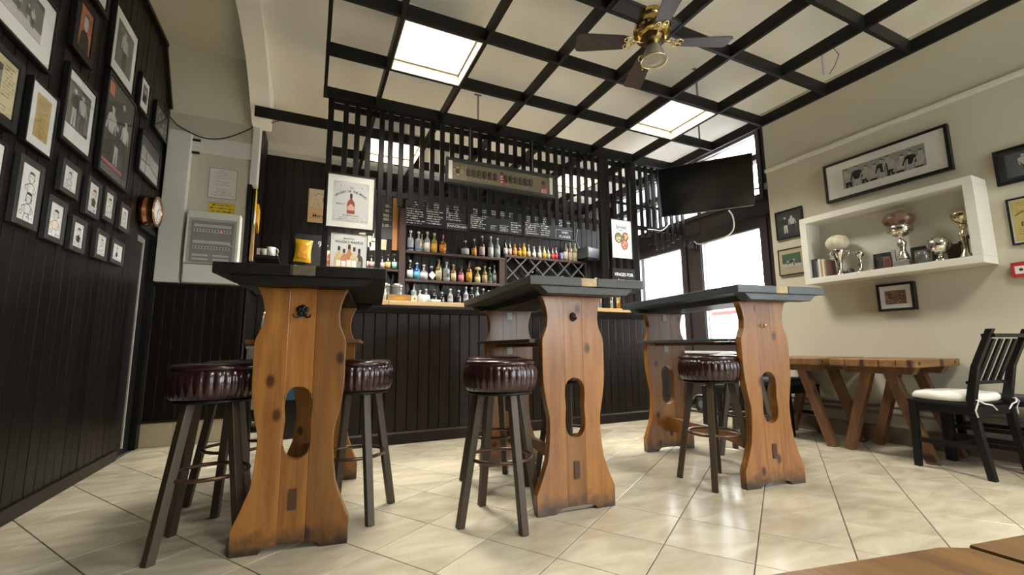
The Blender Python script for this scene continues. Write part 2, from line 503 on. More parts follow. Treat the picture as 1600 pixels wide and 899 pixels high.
MB().box(XL - .02, XL + .012, YR, 4.236, .001, .075).build('skirting', M_DARK, wl, bevel=.003)
MB().box(XL - .02, XL + .012, 4.225, 4.62, 1.755, 1.80).build('door_header', M_BLACK, wl)
MB().box(XL - .02, XL + .015, 4.60, YA, .001, 1.755).build('door_jamb', M_BLACK, wl)
tr = MB(); tr.bar((XL + .005, .7, 3.40), (XL + .005, 4.35, 3.40), .03, .05); tr.bar((XL + .005, 4.35, 3.40), (XL + .005, 4.66, 2.975), .03, .05)
tr.build('edge_moulding', M_DARK, wl)
# the door set back in the left wall
dr = struct('door_1', MB().box(XL - .065, XL - .028, 4.24, 4.598, .002, 1.75).build('door_1', M_BLACK))
MB().box(XL - .028, XL - .018, 4.425, 4.44, .05, 1.70).build('pale_edge_strip', mat('pale_strip', (.42, .40, .34), .5), dr)
MB().box(XL - .028, XL - .022, 4.30, 4.42, 1.66, 1.71).build('glazed_panel', mat('dull_glass', (.16, .16, .14), .2), dr)
# ---------------------------------------------------------------- alcove wall (behind the fuse box)
wa = struct('wall_alcove', MB().box(XL - .3, -.57, YA, YA + .12, 0, 3.3).build('wall_alcove', M_CREAM))
for k in range(9):
    x0 = XL + .02 + k * .0735
    MB().box(x0 + .002, x0 + .0715, YA - .012, YA, .215, 1.345).build('plank', M_DARKW, wa, bevel=.0015)
MB().box(XL + .01, -.57, YA - .022, YA, 1.345, 1.378).build('dado_rail', M_DARK, wa, bevel=.003)
MB().box(XL + .01, -.57, YA - .02, YA, .196, .216).build('lower_rail', M_DARK, wa, bevel=.003)
M_SKT = mat('skirting_tile', (.50, .44, .31), .35, var=.12, scale=6, rnd=.08)
for k in range(3):
    x0 = XL + .015 + k * .225
    MB().box(x0 + .001, min(x0 + .223, -.575), YA - .012, YA, .002, .195).build('skirting_tile', M_SKT, wa, bevel=.002)
# white boarding above the dado: trunking column and top rail
MB().box(XL + .02, XL + .19, YA - .085, YA, 1.38, 2.76).build('white_trunking', M_WHITE, wa, bevel=.004)
MB().box(XL + .19, -.565, YA - .03, YA, 2.60, 2.76).build('white_rail', M_WHITE, wa, bevel=.004)
MB().box(-.592, -.53, YA - .04, YA + .1, 2.36, 3.05).build('white_post', M_WHITE, wa, bevel=.004)
MB().box(-.605, -.57, YA - .02, YA + .12, 0, 2.36).build('dark_post', M_BLACK, wa)
for z in (2.70, 2.58):
    MB().box(XL + .19, XL + .25, YA - .036, YA - .03, z, z + .02).build('black_clip', M_BLACK, wa)
# side wall between alcove and bar, boarded
wsd = struct('wall_bar_side', MB().box(-.69, -.585, YA + .12, YB, 0, ZC).build('wall_bar_side', M_DARKW))
for k in range(11):
    y0 = YA + .12 + k * .0905
    MB().box(-.585, -.572, y0 + .002, y0 + .0885, .01, 3.28).build('plank', M_DARKW, wsd, bevel=.0015)
# ---------------------------------------------------------------- back wall of the bar: vertical boards
wb = struct('wall_back', MB().box(-.69, XW + .2, YB, YB + .15, 0, ZC + .05).build('wall_back', M_DARKW))
k = 0; x = -.57
M_BACKB = mat('bar_back_board', (.016, .013, .0115), 0.30, spec=.35, var=.3, scale=14, rnd=.25, stretch=(1, 1, .15))
while x < XW - .02:
    MB().box(x + .003, min(x + .097, XW), YB - .014 - .002 * (k % 2), YB, .02, 3.14).build('plank', M_BACKB, wb, bevel=.0025)
    x += .10; k += 1
MB().box(-.57, XW, YB - .03, YB, 3.14, 3.20).build('cornice', M_WHITE, wb, bevel=.005)
MB().box(-.57, XW, YB - .02, YB, 3.20, 3.30).build('white_band', M_CEIL, wb)
# ---------------------------------------------------------------- right wall
wr = struct('wall_right', MB().box(XR, XR + .2, -.1, 2.9, 0, ZC + .05).box(XR, XR + .2, -2.9, -.1, 2.7, ZC + .05).box(XR, XR + .2, YR, -2.9, 0, ZC + .05).box(XR, XR + .2, -2.9, -.1, 0, .2).build('wall_right', M_CREAM))
cn = MB().box(XR - .035, XR, -.1, 2.9, 2.618, 2.655)
struct('trim_1', cn.build('trim_1', M_SHELFW, bevel=.006))
bs = MB().box(XR - .03, XR, -.1, 2.9, .001, .13)
struct('baseboard_right', bs.build('baseboard_right', mat('brown_skirting', (.16, .115, .08), .5, var=.3, scale=9)))
pp = MB()
for z in (.235, .285): pp.tube([(XR - .03, -.1, z), (XR - .03, 2.85, z)], .011, 8)
tag(pp.build('heating_pipe', mat('dull_pipe', (.20, .17, .14), .4, var=.1)), 'pair of thin brown heating pipes along the foot of the cream wall', 'pipe')
# wall behind the camera
struct('wall_rear', MB().box(XL - .16, 2.4, YR - .15, YR, 0, 3.5).box(3.6, XR + .2, YR - .15, YR, 0, 3.5).box(2.4, 3.6, YR - .15, YR, 0, .8).box(2.4, 3.6, YR - .15, YR, 2.8, 3.5).build('wall_rear', M_CREAM))
# ---------------------------------------------------------------- window wall
ww = MB()
ww.box(XW, XW + .14, 2.9, YB, 0, .70).box(XW, XW + .14, 2.9, YB, 2.20, 2.44).box(XW, XW + .14, 4.05, 4.21, .70, 2.20)
ww.box(XW, XW + .14, 5.23, YB, .70, 2.2).box(XW, XW + .14, 2.90, 3.06, .7, 3.4).box(XW, XW + .14, 5.70, YB, 2.4, 3.4).box(XW, XW + .14, 2.9, YB, 3.27, 3.4)
wwo = struct('wall_window', ww.build('wall_window', mat('dark_window_joinery', (.045, .035, .036), .42, var=.2)))
for k in range(6):
    y0 = 2.98 + k * .46
    MB().box(XW - .012, XW, y0, y0 + .40, .12, .60).build('lower_panel', mat('dark_window_joinery', (0, 0, 0)), wwo, bevel=.004)
for k in range(3):
    y0 = 3.02 + k * .95
    MB().box(XW - .010, XW, y0, min(y0 + .85, YB), 2.25, 2.40).build('header_panel', mat('dark_window_joinery', (0, 0, 0)), wwo, bevel=.004)
MB().box(XW - .10, XW + .02, 2.95, YB, .70, .73).build('window_sill', mat('pale_sill', (.55, .53, .50), .4), wwo, bevel=.004)
M_JOIN = mat('dark_window_joinery', (0, 0, 0))
M_ALU = mat('pale_window_edge', (.42, .42, .45), .35, .4)
def window(n, y0, y1, z0, z1, fw, bars=(), hb=()):
    f = MB()
    xa, xb = XW - .03, XW + .09
    f.box(xa, xb, y0, y0 + fw, z0, z1).box(xa, xb, y1 - fw, y1, z0, z1).box(xa, xb, y0 + fw, y1 - fw, z0, z0 + fw).box(xa, xb, y0 + fw, y1 - fw, z1 - fw, z1)
    for b_ in bars: f.box(xa, xb, b_ - .03, b_ + .03, z0 + fw, z1 - fw)
    for b_ in hb: f.box(xa, xb, y0 + fw, y1 - fw, b_ - .035, b_ + .035)
    w = struct('window_%d' % n, f.build('window_%d' % n, M_JOIN))
    e = MB()
    t = .012
    e.box(xa + .02, xa + .05, y0 + fw, y0 + fw + t, z0 + fw, z1 - fw).box(xa + .02, xa + .05, y1 - fw - t, y1 - fw, z0 + fw, z1 - fw).box(xa + .02, xa + .05, y0 + fw + t, y1 - fw - t, z1 - fw - t, z1 - fw)
    e.build('pale_edge', M_ALU, w)
    MB().box(XW + .04, XW + .045, y0 + fw, y1 - fw, z0 + fw, z1 - fw).build('pane', M_GLASS, w)
    return w
window(1, 3.06, 4.05, .73, 2.20, .085)
window(2, 4.21, 5.23, .73, 2.20, .085)
window(3, 3.06, 5.70, 2.44, 3.27, .05, bars=(3.95, 4.85), hb=(2.93,))
# large glazed entrance in the right wall behind the camera
f = MB()
for y0 in (-2.9, -1.53, -.17): f.box(XR + .05, XR + .15, y0, y0 + .07, .2, 2.7)
f.box(XR + .05, XR + .15, -2.83, -.17, 2.62, 2.7).box(XR + .05, XR + .15, -2.83, -.17, .2, .3)
w4 = struct('window_4', f.build('window_4', M_JOIN))
for y0, y1 in ((-2.83, -1.53), (-1.46, -.17)):
    MB().box(XR + .1, XR + .105, y0, y1, .3, 2.62).build('pane', M_GLASS, w4)
f = MB()
for x in (2.4, 3.53): f.box(x, x + .07, YR - .12, YR - .02, .8, 2.8)
for xa, xb in ((2.47, 3.53),):
    f.box(xa, xb, YR - .12, YR - .02, .8, .88).box(xa, xb, YR - .12, YR - .02, 2.72, 2.8)
w5 = struct('window_5', f.build('window_5', M_JOIN))
for xa, xb in ((2.47, 3.53),):
    MB().box(xa, xb, YR - .07, YR - .065, .88, 2.72).build('pane', M_GLASS, w5)
# outside: pavement and a pale red awning seen through the glass
struct('ground', MB().box(XW + .15, 40, -40, 40, -.12, -.06).build('ground', mat('pale_pavement', (.5, .5, .48), .8, var=.1, scale=3)))
aw = thing('street_awning', 'red street awning seen through the right window', 'awning', (7.0, 5.5, 0))
MB().prism([(0, 1.36), (.9, 1.50), (.9, 1.54), (0, 1.43)], -.9, .9, 'xz').build('canopy', mat('red_canvas', (.26, .015, .01), .7), aw)
MB().box(-.02, .02, -.85, -.81, -.06, 1.37).build('pole', M_STEEL, aw)
MB().box(-.02, .02, .81, .85, -.06, 1.37).build('pole', M_STEEL, aw)
# ---------------------------------------------------------------- black ceiling lattice
lat = thing('ceiling_lattice', 'black open timber lattice hung below the white ceiling', 'ceiling lattice', (0, 0, 0))
LZ0, LZ1, LT = 2.93, 3.03, .026
LXS = [.02, .45, 1.03, 1.62, 2.17, 2.76, 3.34, 3.94]
LYS = [-2.08, -1.49, -.90, -.31, .27, .86, 1.445, 2.03, 2.62, 3.21, 3.81, 4.40, 5.0, 5.6]
for yb in LYS:
    x0 = -.56 if abs(yb - 4.4) < .1 else (.006 if yb < 3.9 else .065)
    MB().box(x0, 3.954, yb - LT/2, yb + LT/2, LZ0 + .002, LZ1).build('beam', M_BLACK, lat, bevel=.0015)
for xb in LXS:
    y1 = 3.80 if xb < .1 else YB - .04
    MB().box(xb - LT/2, xb + LT/2, -2.1, y1, LZ0, LZ1 - .003).build('beam', M_BLACK, lat, bevel=.0015)
for x, y_ in ((1.41, 3.81), (3.08, 2.62), (3.76, 3.21), (1.03, .27)):
    MB().box(x - .006, x + .006, y_ - .006, y_ + .006, LZ1 - .01, ZC - .004).box(x - .035, x + .035, y_ - .012, y_ + .012, ZC - .0045, ZC).build('hanger_rod', mat('grey_rod', (.20, .20, .19), .5), lat)
M_LED = emit('led_diffuser', (1.0, .94, .80), LED_STRENGTH)
M_LINE = mat('cream_light_lining', (.24, .21, .13), .7)
def ceiling_light(x0, x1, y0, y1, label, power=1.0):
    cx, cy = (x0 + x1) / 2, (y0 + y1) / 2
    t = thing('ceiling_light', label, 'ceiling light', (cx, cy, LZ0))
    a, b_ = (x1 - x0) / 2 - LT/2 - .001, (y1 - y0) / 2 - LT/2 - .001
    m = MB(); th = .008; h = .10
    m.box(-a, -a + th, -b_, b_, .001, h).box(a - th, a, -b_, b_, .001, h).box(-a + th, a - th, -b_, -b_ + th, .001, h).box(-a + th, a - th, b_ - th, b_, .001, h)
    m.build('lining', M_LINE, t)
    m = MB(); i = .012
    m.box(-a + th, -a + th + i, -b_ + th, b_ - th, h - .012, h).box(a - th - i, a - th, -b_ + th, b_ - th, h - .012, h)
    m.box(-a + th + i, a - th - i, -b_ + th, -b_ + th + i, h - .012, h).box(-a + th + i, a - th - i, b_ - th - i, b_ - th, h - .012, h)
    m.build('frame', mat('grey_light_frame', (.35, .34, .30), .5), t)
    MB().box(-a + th + i, a - th - i, -b_ + th + i, b_ - th - i, h - .006, h - .002).build('diffuser', M_LED, t)
    l = bpy.data.lights.new('panel_light', 'AREA'); l.shape = 'RECTANGLE'; l.size = 2 * (a - th - i); l.size_y = 2 * (b_ - th - i)
    l.energy = LED_POWER * power; l.color = (1.0, .945, .83); l.spread = math.radians(125)
    lo = bpy.data.objects.new('panel_light', l); COL.objects.link(lo); lo.parent = t; lo.location = (0, 0, h - .0075)
    MB().box(-a, a, -b_, b_, h + .0005, h + .03).build('housing', M_WHITE, t)
ceiling_light(.45, 1.03, 2.62, 3.21, 'square glowing ceiling panel above the left bar table')
ceiling_light(2.76, 3.34, 2.62, 3.21, 'square glowing ceiling panel beside the ceiling fan, towards the windows')
ceiling_light(.45, 1.03, 4.40, 5.0, 'square glowing ceiling panel behind the slats, left end of the bar', 1.7)
ceiling_light(2.76, 3.34, 4.40, 5.0, 'square glowing ceiling panel behind the slats, right end of the bar', 1.7)
ceiling_light(.45, 1.03, -.31, .27, 'added square ceiling panel left above the camera, out of view')  # this panel and the next are unseen, added to light the room
ceiling_light(2.76, 3.34, -.31, .27, 'added square ceiling panel right above the camera, out of view')
# white conduit and loose wire above the lattice at the right
tag(MB().tube([(3.80, 1.95, 3.04), (3.80, 1.95, ZC)], .012, 8).build('conduit', M_WCABLE), 'white conduit drop between ceiling and lattice at the right', 'conduit')
tag(MB().tube([(3.83, 1.93, 3.035), (3.86, 1.9, 3.1), (3.90, 1.88, 3.2), (3.86, 1.9, 3.27), (3.82, 1.94, ZC)], .003, 6).build('wire', M_CABLE), 'thin loose black wire beside the white conduit', 'wire')

# ---------------------------------------------------------------- slat screen over the counter
SY = 3.85
scn = thing('slat_screen', 'black hanging slat screen with zigzag lower edge over the bar counter', 'slat screen', (0, SY, 0))
M_SLAT = mat('black_slat', (.0065, .0055, .005), .28, spec=.28, var=.3, rnd=.25, stretch=(1, 1, .15))
rs = random.Random(7)
x = .1; k = 0
POSTS = [(.075, .046), (.503, .044), (2.91, .085), (3.345, .085)]
while x < 3.42:
    if all(abs(x - p) > .05 for p, w in POSTS):
        zb = 2.065 - (.0 if k % 2 else .012)
        zt = 2.93
        if .1 < x < .48: zb = 2.16
        if 2.98 < x < 3.3: zb = 2.165
        MB().box(x - .022, x + .022, -.024, -.006, zb, zt).build('slat', M_SLAT, scn, bevel=.0015)
    x += .0958; k += 1
for x, zb in ((3.457, 2.062), (3.545, 2.068), (3.645, 1.98), (3.74, 2.028), (3.83, 2.044), (3.92, 2.03), (4.01, 2.08), (4.10, 2.0)):
    MB().box(x - .022, x + .022, -.024, -.006, zb, 2.93).build('slat', M_SLAT, scn, bevel=.0015)
for x, zb in ((3.60, 1.985), (3.70, 1.93), (3.79, 1.955), (3.88, 1.99)):
    MB().box(x - .02, x + .02, .022, .034, zb, 2.2).build('slat', M_SLAT, scn, bevel=.0015)
for x, w in POSTS:
    MB().box(x - w/2, x + w/2, -.022, .022, 1.205, 2.93).build('post', M_SLAT, scn, bevel=.002)
for z0, z1, x0, x1 in ((2.862, 2.918, .05, 4.12), (2.14, 2.19, .05, 4.12), (2.415, 2.445, 2.9, 4.12)):
    MB().box(x0, x1, -.006, .012, z0, z1).build('rail', M_SLAT, scn, bevel=.0015)
MB().box(.05, 4.12, -.026, .02, 2.935, 3.035).build('top_beam', M_BLACK, scn, bevel=.002)
# narrow upright spindles between the two right posts, below the notice
for x in (3.02, 3.12, 3.22):
    MB().box(x - .02, x + .02, -.018, -.004, 1.205, 1.78).build('spindle', M_SLAT, scn, bevel=.0015)
# ---------------------------------------------------------------- bar counter
bar = thing('bar_counter', 'dark boarded bar counter with a pale wooden top', 'bar counter', (0, YF, 0))
BX0, BX1 = .03, 3.50
MB().box(BX0, BX1, .012, .06, 0, 1.165).build('carcass', M_DARK, bar)
MB().box(BX1 - .05, BX1, .06, 1.0, 0, 1.165).build('end_panel', M_DARK, bar)
n = 37; w = (BX1 - BX0) / n
for k in range(n):
    MB().box(BX0 + k*w + .0028, BX0 + (k+1)*w - .0028, -.002, .012, .10, 1.10).build('plank', M_DARK, bar, bevel=.005)
MB().prism([(-.012, .001), (-.012, .085), (-.002, .10), (.012, .10), (.012, .001)], BX0, BX1, 'yz').build('plinth', M_DARK, bar)
MB().prism([(-.03, 1.163), (-.03, 1.145), (-.012, 1.10), (.012, 1.10), (.012, 1.163)], BX0, BX1, 'yz').build('cornice_moulding', M_DARK, bar)
M_TOP = wood('pale_counter_wood', (.62, .42, .19), (.46, .29, .11), axis=0, rough=.35, knots=False, rnd=.03)
for x0, x1 in ((BX0 - .02, .60), (.601, 2.05), (2.051, BX1 + .02)):
    MB().box(x0, x1, -.055, .42, 1.165, 1.204).build('worktop_board', M_TOP, bar, bevel=.004)
# ---------------------------------------------------------------- three tall bar tables
W_P = wood('honey_pine_panel', (.27, .117, .025), (.145, .053, .010), axis=2, scale=7, rough=.38, rnd=.28, coat=.15, grime=.10)
W_PX = wood('honey_pine_rail', (.20, .08, .018), (.11, .038, .008), axis=1, scale=7, rough=.42, rnd=.12, knots=False)
M_SLABS = {0: mat('worn_dark_top_left', (.0085, .0072, .0058), .45, spec=.22, var=.35, scale=9, bump=.08),
           1: mat('worn_grey_green_top', (.036, .040, .035), .42, spec=.35, var=.3, scale=9, bump=.08),
           2: mat('worn_slate_blue_top', (.055, .066, .078), .40, var=.3, scale=9, bump=.08)}
M_BARE = mat('bare_wood_patch', (.40, .32, .18), .7, var=.45, scale=30, bump=.2)
M_SLOT = mat('dark_wedge', (.06, .025, .011), .5, var=.3)
HW = [(0, .215), (.095, .217), (.105, .214), (.165, .188), (.25, .157), (.33, .147), (.40, .143), (.45, .143), (.52, .158), (.60, .172), (.66, .176), (.82, .178), (.845, .174), (.87, .163), (.90, .151), (.95, .146), (1.0, .154), (1.04, .168), (1.058, .178)]
def half(z):
    for (z0, h0), (z1, h1) in zip(HW, HW[1:]):
        if z0 <= z <= z1: return h0 + (h1 - h0) * (z - z0) / (z1 - z0)
    return HW[-1][1]
def bar_table(idx, label, loc, rot, slab_dx, hook, front=.12, rear=1.12, worn=True):
    t = thing('bar_table', label, 'bar table', (*loc, 0), rot, 'tall bar tables')
    T = .045; S = .052
    for pi, y0 in enumerate((0, .935)):
        # outer boards follow the waisted outline, feet cut away underneath
        for sg in (-1, 1):
            zs = [h[0] for h in HW]
            outer = [(sg * half(z), z) for z in zs]
            inner = [(sg * S, 1.058), (sg * S, .64), (sg * (S + .004), .56), (sg * (S - .001), .50), (sg * (S + .004), .43), (sg * S, .36), (sg * S, .026), (sg * .085, .024), (sg * .105, .012), (sg * .115, 0)]
            MB().prism(outer + inner, y0, y0 + T, 'xz').build('panel_board', W_P, t, bevel=.0025)
        arc = [(S * math.cos(a), .592 + S * 1.0 * math.sin(a)) for a in [PI * k / 10 for k in range(11)]]
        MB().prism([(S, 1.058)] + arc + [(-S, 1.058)], y0 + .0005, y0 + T - .0005, 'xz').build('panel_board', W_P, t)
        arc = [(-S * math.cos(a), .400 - S * 1.0 * math.sin(a)) for a in [PI * k / 10 for k in range(11)]]
        MB().prism(arc + [(S, .027), (-S, .027)], y0 + .0005, y0 + T - .0005, 'xz').build('panel_board', W_P, t)
        MB().prism([(-.015, .155), (.015, .155), (.016, .18), (.015, .236), (-.015, .236), (-.016, .21)], y0 - .004 if pi == 0 else y0 + T, y0 + .003 if pi == 0 else y0 + T + .006, 'xz').build('tenon_wedge', M_SLOT, t)
    # stretcher, curved on its underside
    c = [(T, .25), (.935, .25), (.935, .15), (.85, .15), (.7, .185), (.49, .20), (.28, .185), (.13, .15), (T, .15)]
    MB().prism(c, -.02, .02, 'yz').build('stretcher', W_PX, t, bevel=.003)
    # lower shelf on its wooden bearer
    MB().box(-.10, -.03, T, .935, .80, .822).build('shelf_bearer', W_PX, t, bevel=.002)
    MB().box(.03, .10, T, .935, .80, .822).build('shelf_bearer', W_PX, t, bevel=.002)
    for k, (a, b_, e0, e1) in enumerate(((-.225, -.112, .05, 1.0), (-.108, .0, .05, .93), (.004, .112, .05, .934), (.116, .225, .3, 1.0))):
        MB().box(a, b_, e0, e1, .822 + .002*k, .840 + .002*k).build('shelf_board', M_SLABS[idx] if idx else W_PX, t, bevel=.002)
    # top: two boards with a strip of bare wood where the paint has gone
    M = M_SLABS[idx]; z0, z1 = 1.095, 1.14; dx = slab_dx
    MB().box(-.325 + dx, -.045 + dx, -front, rear, z0, z1).build('top_board', M, t, bevel=.004)
    MB().box(.045 + dx, .325 + dx, -front, rear, z0, z1).build('top_board', M, t, bevel=.004)
    MB().box(-.0445 + dx, .0445 + dx, -front + .003, -front + .07, z0 + .002, z1 - .002).build('bare_end_strip', M_BARE if idx else mat('worn_brown_patch', (.085, .065, .035), .6, var=.5, scale=40), t, bevel=.003)
    MB().box(-.0445 + dx, .0445 + dx, -front + .07, rear - .002, z0, z1 - .001).build('top_board', M, t)
    for ya, yb_ in ((-front + .012, -front + .09), (rear - .09, rear - .012)):
        MB().prism([(-.27 + dx, z0), (.27 + dx, z0), (.225 + dx, 1.058), (-.225 + dx, 1.058)], ya, yb_, 'xz').build('cleat', M, t, bevel=.002)
    MB().box(-.16 + dx, .16 + dx, -front + .09, rear - .09, 1.060, z0).build('under_rail', M, t)
    # metal plates on the rear panel, facing the room
    for z in (1.02, .775):
        m = MB().box(-.02, .02, .9325, .935, z - .025, z + .025)
        for sx in (-.012, .012):
            for sz in (-.015, .015): m.lathe([(.003, .9305), (.003, .9326)], 6, (sx, 0, z + sz), axis='y')
        m.build('metal_plate', mat('pale_plate', (.50, .54, .47), .45, .15, var=.2), t)
    hook(t)
    return t
M_IRON = mat('black_iron', (.015, .014, .013), .4, .5, var=.2)
def hook_flower(t):
    m = MB()
    for k in range(5):
        a = PI/2 + k * 2 * PI / 5
        m.sphere((.014 * math.cos(a), -.006, .962 + .014 * math.sin(a)), .0125, 8, 6, (1, .5, 1))
    m.sphere((0, -.010, .962), .008, 8, 6)
    m.tube([(-.004, -.006, .945), (-.018, -.012, .932), (-.03, -.02, .935), (-.034, -.026, .945)], .004, 6)
    m.tube([(.004, -.006, .945), (.018, -.012, .932), (.03, -.02, .935), (.034, -.026, .945)], .004, 6)
    m.build('flower_coat_hook', M_IRON, t)
def hook_oval(t):
    m = MB()
    for k in range(8):
        a = 2 * PI * k / 8
        m.sphere((.012 * math.cos(a), -.006, .952 + .017 * math.sin(a)), .007, 7, 5, (1, .7, 1))
    m.sphere((0, -.006, .952), .011, 8, 6, (1, .6, 1.2))
    m.tube([(0, -.008, .946), (.004, -.02, .938), (.01, -.026, .945)], .004, 6)
    m.build('oval_iron_hook', M_IRON, t)
def hook_knob(t):
    m = MB().lathe([(.016, 0), (.016, -.003), (.007, -.006), (.006, -.014), (.011, -.019), (.010, -.025), (.001, -.028)], 12, (-.01, 0, .915), axis='y')
    m.build('pale_metal_knob', mat('pale_knob', (.62, .45, .32), .3, .7), t)
bar_table(0, 'left bar table with a dark worn top and a flower-shaped hook on its panel', (-.03, 2.07), math.radians(-7.5), .012, hook_flower)
bar_table(1, 'middle bar table with a grey-green top and a small oval iron hook', (1.233, 1.915), math.radians(-4), .035, hook_oval)
bar_table(2, 'right bar table with a slate-blue top standing in front of the windows', (2.46, 1.737), math.radians(-7.5), .045, hook_knob, front=.11, rear=1.10)

# ---------------------------------------------------------------- bar stools
M_VINYL = mat('oxblood_vinyl', (.020, .0055, .006), .25, var=.25, scale=12, coat=.3)
M_LEG = mat('brown_stool_leg', (.048, .034, .020), .42, spec=.35, var=.3, scale=12, rnd=.08, stretch=(1, 1, .1))
M_RING = mat('dark_bronze_ring', (.10, .055, .035), .3, .6)
def make_stool(label):
    t = thing('bar_stool', label, 'bar stool', (0, 0, 0), 0, 'pleated vinyl bar stools')
    prof = [(.150, .592), (.166, .600), (.177, .625), (.182, .655), (.181, .685), (.174, .708), (.160, .722)]
    def md(a, k):
        p = (.1, .7, 1, 1, .9, .4, 0)[k]
        return 1 - p * .034 * (0.5 - 0.5 * math.cos(a * 32)) ** 3
    m = MB().lathe(prof, 240, mod=md)
    m.build('pleated_side', M_VINYL, t)
    rg_ = random.Random(3)
    m = MB().lathe([(.166, .713), (.172, .720), (.171, .731), (.160, .738), (.13, .742), (.07, .739), (.03, .735), (.0001, .735)], 48, mod=lambda a, k: 1 + .008 * math.sin(5 * a + k))
    m.build('seat_top', M_VINYL, t)
    MB().lathe([(.155, .580), (.155, .592), (.0001, .592)], 40).build('seat_board', M_BLACK, t)
    lg = []
    for sx, sy in ((1, 1), (1, -1), (-1, -1), (-1, 1)):
        MB().bar((sx * .078, sy * .078, .582), (sx * .147, sy * .147, .0), .036, .036, .034, .034, up=(sx, sy, 0)).build('leg', M_LEG, t, bevel=.003)
    z = .285
    MB().tube([(.146 * math.cos(a), .146 * math.sin(a), z) for a in [2*PI*k/40 for k in range(40)]], .0085, 8, closed=True).build('foot_ring', M_RING, t)
    for sx, sy in ((1, 1), (1, -1), (-1, -1), (-1, 1)):
        MB().sphere((sx * .1155, sy * .1155, z), .009, 8, 6).build('ring_screw', M_CHROME, t)
    return t
ST = [(-.36, 2.31, 0, 'dark oxblood stool nearest the left wall, in front of the left bar table'),
      (-.33, 2.82, 34, 'oxblood stool half hidden behind the left bar table'),
      (.23, 2.387, -27.8, 'oxblood stool standing right of the left bar table'),
      (.858, 1.996, 50, 'oxblood stool with four legs in full view left of the middle bar table'),
      (1.04, 2.51, 3, 'oxblood stool at the far left corner of the middle bar table'),
      (1.50, 2.40, 12, 'oxblood stool hidden behind the front panel of the middle bar table'),
      (2.23, 1.95, -7.3, 'oxblood stool left of the front panel of the right bar table'),
      (2.98, 2.30, 20, 'oxblood stool on the far side of the right bar table')]
s0 = make_stool(ST[0][3])
s0.location = (ST[0][0], ST[0][1], 0); s0.rotation_euler = (0, 0, math.radians(ST[0][2]))
for x, y_, r, lb in ST[1:]:
    dup_tree(s0, (x, y_, 0), math.radians(r), lb)

# ---------------------------------------------------------------- rustic dining tables by the right wall
W_R = wood('rustic_oak', (.25, .13, .05), (.12, .055, .02), axis=0, scale=6, rough=.55, rnd=.15, bump=.3)
W_RL = wood('rustic_oak_leg', (.17, .078, .03), (.085, .037, .013), axis=2, scale=6, rough=.55, rnd=.15, bump=.3)
def rustic_table(label, loc, L, W, n):
    t = thing('rustic_table', label, 'dining table', loc, 0, 'rustic plank tables')
    w = W / n
    for k in range(n):
        e = .008 * math.sin(k * 2.3)
        MB().box(e, L, k*w + .0015, (k+1)*w - .0015, .637, .69).build('top_plank', W_R, t, bevel=.006)
    for x in (.09, L - .16):
        MB().prism([(.03, .637), (W - .03, .637), (W - .06, .585), (.06, .585)], x, x + .07, 'yz').build('cross_batten', W_RL, t, bevel=.004)
        MB().bar((x + .035, .20, .60), (x + .035, .02, 0), .07, .062, .062, .058, up=(1, 0, 0)).build('leg', W_RL, t, bevel=.005)
        MB().bar((x + .035, W - .20, .60), (x + .035, W - .02, 0), .07, .062, .062, .058, up=(1, 0, 0)).build('leg', W_RL, t, bevel=.005)
    for x in (.06, L - .08): MB().lathe([(.011, -.003), (.011, .001)], 8, (x, 0, .665), axis='y').build('iron_bolt', mat('rusty_bolt', (.09, .045, .03), .5, .5), t)
    return t
rustic_table('rustic plank table with thick oak boards nearest the white-cushioned chair', (3.70, 1.56, 0), .64, .54, 5)
rustic_table('rustic plank table beyond the first, partly hidden by the right bar table', (3.68, 2.17, 0), .66, .62, 5)
